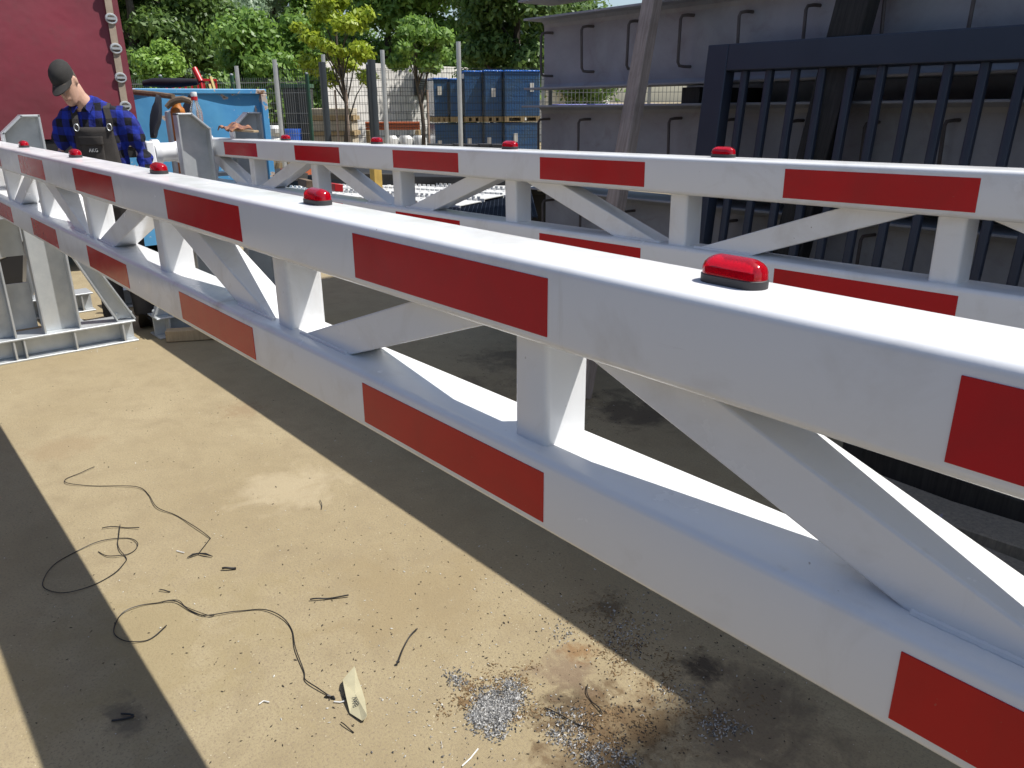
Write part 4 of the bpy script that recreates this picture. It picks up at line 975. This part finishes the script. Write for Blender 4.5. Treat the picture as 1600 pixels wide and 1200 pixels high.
pole('steel_post', 369, 103, 13.5, 0.028, 'post_zinc', 'short galvanised post just right of the blue skip')
pole('steel_post', 428.5, 93, 13.4, 0.03, 'post_zinc', 'galvanised post left of the two dark posts')
pole('dark_post', 503, 97, 12.6, 0.045, 'post_dark', 'left of the two dark square posts before the fence')
pole('steel_post', 504.5, 85, 12.9, 0.025, 'post_zinc', 'galvanised post tip rising behind the left dark post')
pole('dark_post', 580, 93, 12.6, 0.05, 'post_dark', 'right of the two dark square posts before the fence')
pole('steel_post', 597, 78, 13.0, 0.028, 'post_zinc', 'galvanised post right beside the right dark post')
pole('steel_post', 716, 65, 13.4, 0.03, 'post_zinc', 'tall galvanised post standing before the blue pallets')

def pallets():
    fwd = at_ground(750, 19) - Vector((CAM_LOC.x, CAM_LOC.y, 0)); ang = math.atan2(fwd.y, fwd.x) - math.pi / 2 + 0.25
    cols = [(677, 701, 125, 1), (703, 722, 126, 1), (725, 755, 114, 1), (757, 787, 113, 1), (788.5, 848, 113, 1), (677, 723, 190, 0), (725.5, 755, 190, 0), (757, 787, 190, 0), (788.5, 848, 190, 0)]
    names = ['upper stack farthest left', 'narrow upper stack second from left', 'upper stack in the middle', 'upper stack second from right with papers', 'upper stack beside the girders', 'wide lower stack farthest left', 'lower stack second from left', 'lower stack third from left', 'lower stack beside the girders']
    D = 19.0
    for (x0, x1, yt, up), nm in zip(cols, names):
        a, b = spot(x0, 150, D), spot(x1, 150, D); wd = (b - a).length
        z1 = spot((x0 + x1) / 2, yt, D).z; z0 = 1.02 if up else 0.0
        if not up: z1 = 1.0
        t = empty('wrapped_pallet', (a.x, a.y, z0), ang); tag(t, 'blue film-wrapped pallet of goods, ' + nm, 'pallet', 'wrapped pallets')
        pm = MB()
        for k in range(3): pm.box(0.01 + k * (wd - .12) / 2, 0.11 + k * (wd - .12) / 2, 0.0, 0.8, 0.0, 0.10)
        pm.box(0, wd, 0, 0.8, 0.1, 0.125).box(0, wd, -.002, .8, 0.0, .018); pm.build('pallet', 'pallet_wood', t)
        h = z1 - z0
        load = MB().box(0.015, wd - 0.015, 0.01, 0.78, 0.127, h).build('wrapped_load', 'wrapped_blue', t, bevel=0.02)
        if up: MB().box(0.0, wd, -0.005, 0.79, h + .001, h + 0.05).build('film_cover', 'blue_film', load, bevel=0.02)
        for k in range(0 if nm in ('upper stack in the middle', 'narrow upper stack second from left') else 1):
            x = random.uniform(0.04, max(0.05, wd - 0.2)); z = random.uniform(.45, .75) * h if up else random.uniform(.3, .6) * h
            MB().box(x, x + 0.10, -.004, 0.008, z, z + 0.2).build('label_sheet', 'paper', load)
    q = at_ground(720, 17.2)
    for k in range(6):
        px = 668 + k * 20; a = at_ground(px, 16.8); o = MB().box(0, 0.25, 0, 0.3, 0, 0.62 - .01 * (k % 2)).build('dark_crate', 'crate_dark', None, bevel=0.01); o.location = a; o.rotation_euler = (0, 0, ang)
        tag(o, ['first', 'second', 'third', 'fourth', 'fifth', 'sixth'][k] + ' dark crate from the left in the row before the blue pallets', 'crate', 'dark crates')
    # violet crates glimpsed between the girders
    for k, px in enumerate((872, 930, 1000)):
        a = at_ground(px, 20.5); o = MB().box(0, 0.82, 0, 0.6, 0, 1.42).build('violet_crate', 'crate_violet', None, bevel=0.02); o.location = a; o.rotation_euler = (0, 0, ang)
        tag(o, ['left', 'middle', 'right'][k] + ' violet-blue crate glimpsed between the stacked girders', 'crate', 'violet crates')
    f = fence('mesh_fence', 'pale wire fence glimpsed in the gap between two girders', at_ground(848, 18.2), at_ground(1180, 18.2), 2, 2.0, 'fence_zinc', 'post_zinc', 0.006, 0.09)
pallets()

def yard_goods():
    M_ = at_ground(640, 25); u = Vector((-0.22, 0.975, 0)).normalized(); a = M_ - u * 3.4; d = u * 16
    wl = MB().box(0, 16, 0, 0.24, 0, 2.6).build('block_wall', 'pale_blocks'); wl.location = a; wl.rotation_euler = (0, 0, math.atan2(d.y, d.x)); tag(wl, 'pale concrete block wall behind the mesh fence', 'wall')
    c = empty('wall_shutter', M_ + u * 0.2); c.location.z = 1.7; c.rotation_euler = (0, 0, math.atan2(d.y, d.x)); tag(c, 'dark louvred shutter leaning on the pale block wall', 'shutter')
    MB().box(0, .9, -.06, -.02, 0, .5).build('frame', 'bin_dark', c)
    for k in range(7): MB().box(.04, .86, -.085, -.061, .04 + k * .065, .075 + k * .065).build('slat', 'fence_grey', c)
    # bins
    for px, D, h, mat, lb in ((466, 20, 2.15, 'bin_dark', 'tall dark waste bin behind the fence'), (490, 20.5, 1.2, 'bin_green', 'green waste bin with open lid behind the fence')):
        q = at_ground(px, D); t = empty('waste_bin', q, 0.9); tag(t, lb, 'bin')
        MB().loft([[(-.26, -.3, .1), (.26, -.3, .1), (.26, .3, .1), (-.26, .3, .1)], [(-.32, -.36, h * .85), (.32, -.36, h * .85), (.32, .36, h * .85), (-.32, .36, h * .85)]]).build('tub', mat, t, bevel=0.03)
        MB().box(-.34, .34, -.38, .38, h * .855, h * .9).build('lid', 'bin_green', t, bevel=0.01)
        MB().tube([(-.3, .25, .1), (.3, .25, .1)], .1, 12).build('axle_wheels', 'black_rubber', t)
    q = at_ground(448, 19); o = MB().lathe([(0, 0), (.27, 0), (.29, .05), (.29, .4), (.30, .42), (.29, .44), (.29, .82), (.27, .88), (0, .88)], 20).build('blue_barrel', 'barrel_blue', None, True); o.location = q; tag(o, 'bright blue plastic barrel behind the fence', 'barrel')
    q = at_ground(418, 18.5)
    for k in range(3):
        m = MB(); m.loft([m.ellring((0, 0, z), r, r * .6, 14, None, .7) for z, r in ((0.0, .2), (.08, .27), (.18, .27), (.25, .18))]); o = m.build('white_sack', 'white_plastic', None, True); o.location = q + Vector((0.02 * k, 0.03 * k, .24 * k + .25)); tag(o, ['bottom', 'middle', 'top'][k] + ' white sack of the pile right of the blue skip', 'sack', 'white sacks')
    o = MB().box(-.4, .4, -.4, .4, 0, .249).build('sack_pallet', 'pallet_wood'); o.location = q; tag(o, 'wooden pallet under the white sacks', 'pallet')
    # pale stone slabs on pallets
    for k in range(4):
        q = at_ground(520, 19.3); t = empty('stone_slab_pallet', q + Vector((0, 0, .36 * k)), 0.86); tag(t, ['lowest', 'second', 'third', 'topmost'][k] + ' pallet of pale stone slabs behind the left dark post', 'pallet', 'stone slab pallets')
        MB().box(-.55, .55, -.4, .4, 0, .1).build('pallet', 'pallet_wood', t)
        MB().box(-.5, .5, -.38, .38, .101, .355 - (.08 if k == 3 else 0)).build('slabs', 'stone_pale', t, bevel=0.02)
    for k in range(3):
        a = at_ground(568, 20.5); b = at_ground(654, 20.5); z = .83 + .07 * k
        o = MB().tube([a + Vector((0, 0, z)), b + Vector((0, 0, z))], .035, 10).build('orange_pipe', 'pipe_orange', None, True); tag(o, ['lower', 'middle', 'upper'][k] + ' orange pipe of the bundle before the block wall', 'pipe', 'orange pipes')
    o = empty('pipe_rack', at_ground(600, 20.5)); o.rotation_euler = (0, 0, .86); tag(o, 'low wooden rack carrying the orange pipes', 'rack')
    for x in (-.5, .8): MB().box(x, x + .1, -.2, .2, 0, .79).build('trestle', 'pallet_wood', o)
    for k, px in enumerate((607, 630, 652)):
        q = at_ground(px, 20); m = MB(); m.loft([m.ellring((0, 0, z), r, r * .7, 12, None, .7) for z, r in ((0, .22), (.3, .24), (.6, .22), (.68, .14))]); o = m.build('wrapped_bundle', 'white_plastic', None, True); o.location = q; tag(o, ['left', 'middle', 'right'][k] + ' white wrapped bundle below the orange pipes', 'bundle', 'white bundles')
yard_goods()

# ------------------------------------------------------------------ trees
def tree(name, label, px, D, top_px, r, base_h, mat, nleaf, leaf, clumps=26, shape=1.0, trunk_r=0.14, droop=0.3, group=None, seed=0, cs=1.0):
    rng = np.random.default_rng(seed + 11); g = at_ground(px, D); h = spot(px, top_px, D).z
    t = empty(name, g); tag(t, label, 'tree', group)
    # trunk and limbs
    m = MB(); hh = base_h + (h - base_h) * 0.55
    pts = [Vector((0.05 * math.sin(k * 1.3 + seed), 0.05 * math.cos(k + seed), hh * k / 6)) for k in range(7)]
    m.tube(pts, [trunk_r * (1.15 - 0.75 * k / 6) for k in range(7)], 9)
    cz0, cz1 = base_h, h; cc = []
    for i in range(clumps):
        u = rng.uniform(0, 1); z = cz0 + (cz1 - cz0) * u
        rr = r * (math.sin(math.pi * min(1, (0.12 + 0.83 * u)) ** shape)) ** 0.7
        a = rng.uniform(0, 2 * math.pi); q = rr * math.sqrt(rng.uniform(0.08, 0.8)) * rng.uniform(0.8, 1.0 + 0.45 * (1.0 if cs < 1 else 0.3))
        cc.append((Vector((q * math.cos(a), q * math.sin(a), z)), r * rng.uniform(0.20, 0.42) * cs))
    for c, cr in cc[:14]:
        s = pts[min(6, max(2, int(6 * (c.z - 0.8) / max(hh, 1))))] if c.z > 1 else pts[2]
        mid = s.lerp(c, .5) + Vector((0, 0, 0.15)); m.tube([s, mid, c], [trunk_r * .38, trunk_r * .24, trunk_r * .08], 6)
    m.build('trunk', 'trunk_bark', t, True)
    # crown of single leaves in clumps
    nleaf = int(nleaf * 1.9); leaf = leaf * 0.68; per = nleaf // clumps; C_, Nn = [], []
    for c, cr in cc:
        n_ = int(per * rng.uniform(.7, 1.3)); d = rng.normal(size=(n_, 3)); d /= np.linalg.norm(d, axis=1)[:, None] + 1e-9
        rad = cr * (rng.uniform(0, 1, n_) ** 0.45) * (1 + 0.25 * rng.normal(size=n_))
        p = np.array(c)[None, :] + d * rad[:, None] * np.array([1.1, 1.1, 0.75]); C_.append(p); Nn.append(d)
    P = np.concatenate(C_); Dn = np.concatenate(Nn); n_ = len(P)
    P[:, 2] = np.maximum(P[:, 2], base_h * 0.6 + 0.1)
    nrm = Dn + rng.normal(size=(n_, 3)) * 0.55 + np.array([0, 0, 0.45]); nrm /= np.linalg.norm(nrm, axis=1)[:, None]
    tx = np.cross(nrm, rng.normal(size=(n_, 3))); tx /= np.linalg.norm(tx, axis=1)[:, None] + 1e-9
    tx[:, 2] -= droop; tx /= np.linalg.norm(tx, axis=1)[:, None]; bx = np.cross(nrm, tx); bx /= np.linalg.norm(bx, axis=1)[:, None] + 1e-9
    s = leaf * rng.uniform(.6, 1.35, n_)[:, None]
    V = np.empty((n_, 4, 3)); V[:, 0] = P - tx * s; V[:, 1] = P + bx * s * .52 + tx * s * .1; V[:, 2] = P + tx * s; V[:, 3] = P - bx * s * .52 + tx * s * .1
    me = bpy.data.meshes.new('crown'); me.vertices.add(n_ * 4); me.vertices.foreach_set('co', V.ravel())
    me.loops.add(n_ * 4); me.loops.foreach_set('vertex_index', np.arange(n_ * 4)); me.polygons.add(n_); me.polygons.foreach_set('loop_start', np.arange(n_) * 4)
    me.update(calc_edges=True); me.validate(); link('crown', me, mat, t)
    return t
G = 'trees beyond the fence'
tree('dark_tree', 'tall dark ivy-like tree right behind the truck', 222, 27, -190, 2.3, 0.8, 'leaf_dark', 26000, 0.16, 46, 0.8, 0.25, 0.5, G, 1)
tree('dark_tree', 'tall dark tree between the truck and the silvery tree', 285, 29, -170, 2.3, 0.8, 'leaf_dark', 26000, 0.16, 46, 0.8, 0.25, 0.5, G, 2)
tree('dark_tree', 'dark tree partly hidden behind the truck corner', 165, 30, -200, 2.4, 0.8, 'leaf_dark', 16000, 0.18, 40, 0.8, 0.25, 0.4, G, 3)
tree('green_shrub', 'low bright green shrub above the blue skip', 262, 21.5, 74, 0.95, 0.7, 'leaf_bright', 7000, 0.095, 26, 0.9, 0.06, 0.3, G, 4)
tree('silver_tree', 'silvery green willow at the top behind the rounded tree', 345, 34, -60, 2.5, 0.9, 'leaf_silver', 26000, 0.12, 50, 0.9, 0.2, 0.6, G, 5)
tree('rounded_tree', 'broad rounded green tree left of the yellow-green tree', 392, 23, 36, 1.45, 0.5, 'leaf_mid', 13000, 0.13, 40, 0.9, 0.12, 0.6, G, 6)
tree('rounded_tree', 'rounded green tree right behind the left dark post', 462, 23.5, 42, 1.30, 0.5, 'leaf_mid', 11000, 0.13, 36, 0.9, 0.12, 0.6, G, 7)
tree('airy_tree', 'tall airy tree with sky between its branches', 440, 38, -110, 3.0, 1.0, 'leaf_silver', 14000, 0.15, 44, 0.9, 0.28, 0.4, G, 8)
tree('airy_tree', 'tall mid green tree behind the yellow-green tree', 520, 37, -120, 2.7, 1.0, 'leaf_mid', 20000, 0.16, 46, 0.9, 0.25, 0.4, G, 9)
tree('yellow_tree', 'young yellow-green maple above the two dark posts', 536, 17.5, 0, 0.92, 2.0, 'leaf_yellow', 4300, 0.085, 30, 0.95, 0.055, 0.6, G, 10, 0.72)
tree('young_tree', 'young green tree left of the tall galvanised post', 656, 18, 40, 0.84, 2.2, 'leaf_mid', 5200, 0.09, 30, 0.9, 0.05, 0.7, G, 11, 0.72)
tree('big_tree', 'big green tree behind the young green tree', 612, 33, -90, 2.6, 0.9, 'leaf_mid', 24000, 0.17, 50, 0.9, 0.25, 0.4, G, 12)
tree('big_tree', 'big dark green tree above the blue pallets', 735, 31, -150, 2.7, 0.9, 'leaf_mid', 26000, 0.17, 52, 0.9, 0.25, 0.4, G, 13)
tree('big_tree', 'dark tree beside the top of the steel stack', 805, 24, -120, 1.9, 1.9, 'leaf_dark', 17000, 0.14, 44, 0.9, 0.18, 0.4, G, 14)
tree('big_tree', 'dark tree rising behind the steel stack', 880, 33, -150, 2.8, 0.9, 'leaf_dark', 20000, 0.18, 46, 0.9, 0.25, 0.4, G, 15)
tree('green_shrub', 'bushy green shrub behind the blue pallets', 765, 25, 72, 1.3, 0.6, 'leaf_bright', 9000, 0.11, 30, 0.9, 0.08, 0.3, G, 16)
# stakes of the young trees
for k, (px, D, lb) in enumerate(((524, 17.5, 'left stake of the yellow-green maple'), (541, 17.4, 'right stake of the yellow-green maple'), (661, 18, 'leaning stake of the young green tree'), (668, 18, 'upright stake of the young green tree'))):
    q = at_ground(px, D); o = MB().tube([(0, 0, 0), (-0.06 if k == 2 else 0.0, 0, 1.75)], 0.025, 8).build('tree_stake', 'grey_timber', None, True); o.location = q; tag(o, lb, 'stake', 'tree stakes')

# ------------------------------------------------------------------ litter on the concrete
def ground_wire(name, pts, label, r=0.0019, close_tail=None):
    P = [on_z(x, y) for x, y in pts]
    # Catmull-Rom through the surveyed points
    out = []
    for i in range(len(P) - 1):
        p0, p1, p2, p3 = P[max(i - 1, 0)], P[i], P[i + 1], P[min(i + 2, len(P) - 1)]
        for k in range(7):
            s = k / 7; out.append(0.5 * ((2 * p1) + (p2 - p0) * s + (2 * p0 - 5 * p1 + 4 * p2 - p3) * s * s + (3 * p1 - p0 - 3 * p2 + p3) * s ** 3))
    out.append(P[-1])
    for i, q in enumerate(out): q.z = r + 0.0015 + 0.004 * (1 + math.sin(i * 0.37)) * 0.5
    m = MB().tube(out, r, 6)
    if close_tail:
        a = out[-1]
        for dx, dy in close_tail: m.tube([a, a + Vector((dx * .5, dy * .5, .003)), a + Vector((dx, dy, -0.001))], [r * 1.6, r * 2.6, r * .8], 6)
    o = m.build(name, 'black_wire', None, True); return tag(o, label, 'wire')
ground_wire('wire', [(148, 731), (128, 740), (104, 749), (106, 757), (140, 760), (190, 761), (220, 764), (233, 775), (246, 795), (275, 806), (300, 822), (326, 840), (327, 845), (311, 867)], 'thin black wire snaking across the sunlit concrete, farthest from the camera', 0.0015, [(0.05, 0.03), (0.0, -0.04)])
ground_wire('wire', [(188, 822), (186, 840), (184, 850), (188, 862), (197, 872), (196, 880), (180, 897), (140, 918), (100, 929), (70, 920), (70, 905), (90, 880), (130, 858), (165, 846), (200, 842), (215, 850), (212, 860), (195, 869), (170, 871), (154, 863)], 'black wire loop crossing the shadow edge at the left', 0.0015)
ground_wire('wire', [(261, 979), (245, 994), (225, 1003), (195, 1004), (178, 988), (190, 962), (220, 948), (250, 943), (275, 942), (300, 957), (325, 964), (370, 957), (410, 954), (440, 966), (456, 985), (462, 1015), (475, 1050), (478, 1065), (500, 1080), (518, 1090)], 'long black wire with a curl ending beside the paper tag', 0.0016, [(-0.012, -0.015), (0.015, 0.003)])
ground_wire('wire', [(250, 943), (278, 940), (292, 950), (325, 964), (335, 963)], 'short black strand lying along the long wire', 0.0012)
ground_wire('wire', [(160, 827), (180, 825), (200, 826), (218, 827)], 'straight black piece of wire above the wire loop', 0.0018)
ground_wire('wire', [(485, 939), (500, 938), (520, 936), (545, 933)], 'straight dark stick lying alone in the sunlight', 0.0026)
ground_wire('wire', [(652, 985), (640, 998), (630, 1015), (622, 1039)], 'curved dark wire piece with a knob, right of the paper tag', 0.0023, [(0, 0)])
ground_wire('wire', [(348, 891), (358, 891), (369, 890)], 'short thick dark scrap below the farthest wire', 0.0041)
ground_wire('wire', [(250, 924), (258, 925), (266, 926)], 'tiny dark wire bit above the long wire', 0.0019)
ground_wire('wire', [(500, 783), (503, 790), (502, 797)], 'tiny curved twig in the middle of the sunlit concrete', 0.0014)
ground_wire('wire', [(533, 1131), (542, 1138), (553, 1146)], 'small dark twig below the paper tag', 0.0014)
ground_wire('wire', [(918, 1072), (917, 1085), (925, 1098), (935, 1108), (941, 1117)], 'thin curved twig standing in the oily stain', 0.0014)
ground_wire('wire', [(851, 1108), (880, 1122), (905, 1134), (926, 1141)], 'long thin dark twig across the shavings', 0.0015)
ground_wire('wire', [(190, 1118), (210, 1122), (175, 1128)], 'dark scrap lying inside the left shadow band', 0.0026)
def white_bit(pts, label):
    P = [on_z(x, y) + Vector((0, 0, 0.004)) for x, y in pts]; o = MB().tube(P, 0.0017, 5).build('plastic_strip', 'white_plastic', None, True); tag(o, label, 'litter', 'white plastic bits')
white_bit([(522, 1098), (532, 1099), (539, 1097)], 'white plastic strip touching the paper tag')
white_bit([(405, 1102), (412, 1097), (421, 1099)], 'curled white plastic strip left of the paper tag')
white_bit([(722, 1199), (735, 1187), (747, 1172)], 'white strip at the bottom edge below the shavings')
white_bit([(276, 862), (283, 864), (288, 865)], 'short white strip beside the farthest wire end')
def paper_tag():
    out = [(555, 1050), (560, 1066), (566, 1080), (571, 1098), (574, 1125), (571, 1129), (566, 1130), (547, 1117), (541, 1095), (537, 1076), (536, 1070), (545, 1060)]
    P = [on_z(x, y) for x, y in out]; c = sum(P, Vector()) / len(P)
    t = empty('paper_tag', c); tag(t, 'folded beige paper tag with handwriting on the concrete', 'tag')
    top = [p - c for p in P]; vs = []; n = len(top); lift = [0.02, 0.012, 0.006, 0.008, 0.016, 0.012, 0.008, 0.006, 0.018, 0.022, 0.016, 0.018]
    vs = [(p.x, p.y, lift[i]) for i, p in enumerate(top)] + [(0.0, 0.0, 0.013), ]
    o = MB().add(vs, [(i, (i + 1) % n, n) for i in range(n)]).build('sheet', 'tag_paper', t); mo = o.modifiers.new('t', 'SOLIDIFY'); mo.thickness = 0.0012
    a, b = on_z(553, 1090), on_z(561, 1116); d = b - a
    tx = text_mesh('BAV', 'handwriting', 'ink', t, 0.018, 0.0002); mid = (a + b) / 2 - c
    tx.location = (mid.x, mid.y, 0.0162); tx.rotation_euler = (0, 0, math.atan2(-d.y, -d.x))
paper_tag()
def bits(name, label, cat, mat, blobs, size, flat=0.35, long_=1.0, z=0.0015, seed=0):
    """many loose crumbs lying on the slab, joined because nobody could count them"""
    rng = np.random.default_rng(seed); V = []; F = []; k = 0
    for px, py, rx, ry, n in blobs:
        cl = [(rng.normal() * .5, rng.normal() * .5, rng.uniform(.08, .3)) for _ in range(9)]
        for _ in range(n):
            if n > 250 and rx < 130 and rng.uniform() < 0.72:                # drawn into uneven little drifts
                cx, cy, cs = cl[rng.integers(len(cl))]; ex, ey = cx + cs * rng.normal(), cy + cs * rng.normal()
            else:
                a = rng.uniform(0, 2 * np.pi); q = np.sqrt(rng.uniform(0, 1)) * (1 + 0.22 * rng.normal()); ex, ey = q * math.cos(a), q * math.sin(a)
            g = on_z(px + rx * ex, py + ry * ey)
            s = size * rng.uniform(.35, 1.5); r = rng.uniform(0, 2 * np.pi); tl = rng.uniform(-.5, .5); c_, s_ = math.cos(r), math.sin(r); l = s * long_ * rng.uniform(.7, 1.5); wd = s * rng.uniform(.3, .8); h = s * flat
            for lx, ly, lz in ((-l, 0, 0), (0, -wd, h * .4), (l, 0, h * (1 + tl)), (0, wd, h * .3), (0, 0, h * 1.3)):
                V.append((g.x + lx * c_ - ly * s_, g.y + lx * s_ + ly * c_, z + max(0, lz)))
            F += [(k, k + 1, k + 4), (k + 1, k + 2, k + 4), (k + 2, k + 3, k + 4), (k + 3, k, k + 4)]; k += 5
    o = MB().add(V, F).build(name, mat, None, clean=False); o['kind'] = 'stuff'; o['label'] = label; o['category'] = cat
bits('metal_shavings', 'bright metal shavings heaped on the concrete', 'shavings', 'shaving_bright', [(775, 1100, 45, 40, 2300), (765, 1122, 34, 30, 1300), (800, 1085, 28, 25, 800), (775, 1145, 20, 14, 200), (890, 1135, 45, 30, 500), (945, 1185, 50, 25, 500), (985, 1000, 45, 30, 160), (1120, 1140, 40, 22, 260), (1060, 1090, 45, 25, 120), (880, 990, 18, 22, 90), (1000, 960, 60, 40, 120), (700, 1180, 120, 30, 40)], 0.0027, 1.0, 1.1, 0.001, 1)
bits('rust_shavings', 'rusty brown shavings around the bright ones', 'shavings', 'shaving_rust', [(735, 1085, 35, 30, 420), (790, 1060, 40, 25, 300), (830, 1110, 40, 25, 260), (960, 1000, 60, 45, 350), (1080, 1120, 90, 45, 500), (920, 1140, 60, 40, 400), (1000, 1040, 60, 50, 300), (940, 960, 50, 30, 250)], 0.0025, 0.4, 1.5, 0.001, 2)
bits('grit', 'dark grit and crumbs scattered over the concrete', 'grit', 'grit_dark', [(400, 850, 420, 300, 240), (700, 1000, 300, 200, 260), (300, 1050, 300, 150, 90), (350, 640, 300, 80, 110), (1000, 1050, 300, 150, 420), (900, 640, 120, 60, 500), (930, 1150, 120, 50, 600), (720, 560, 200, 60, 200)], 0.0026, 0.5, 1.2, 0.001, 3)
bits('pale_crumbs', 'pale crumbs and paint flakes scattered over the concrete', 'crumbs', 'grit_pale', [(450, 850, 420, 300, 160), (760, 1020, 260, 180, 160), (1050, 1030, 250, 150, 120), (880, 640, 100, 60, 80), (100, 545, 110, 6, 120), (660, 1100, 60, 60, 30)], 0.0028, 0.5, 1.0, 0.001, 4)
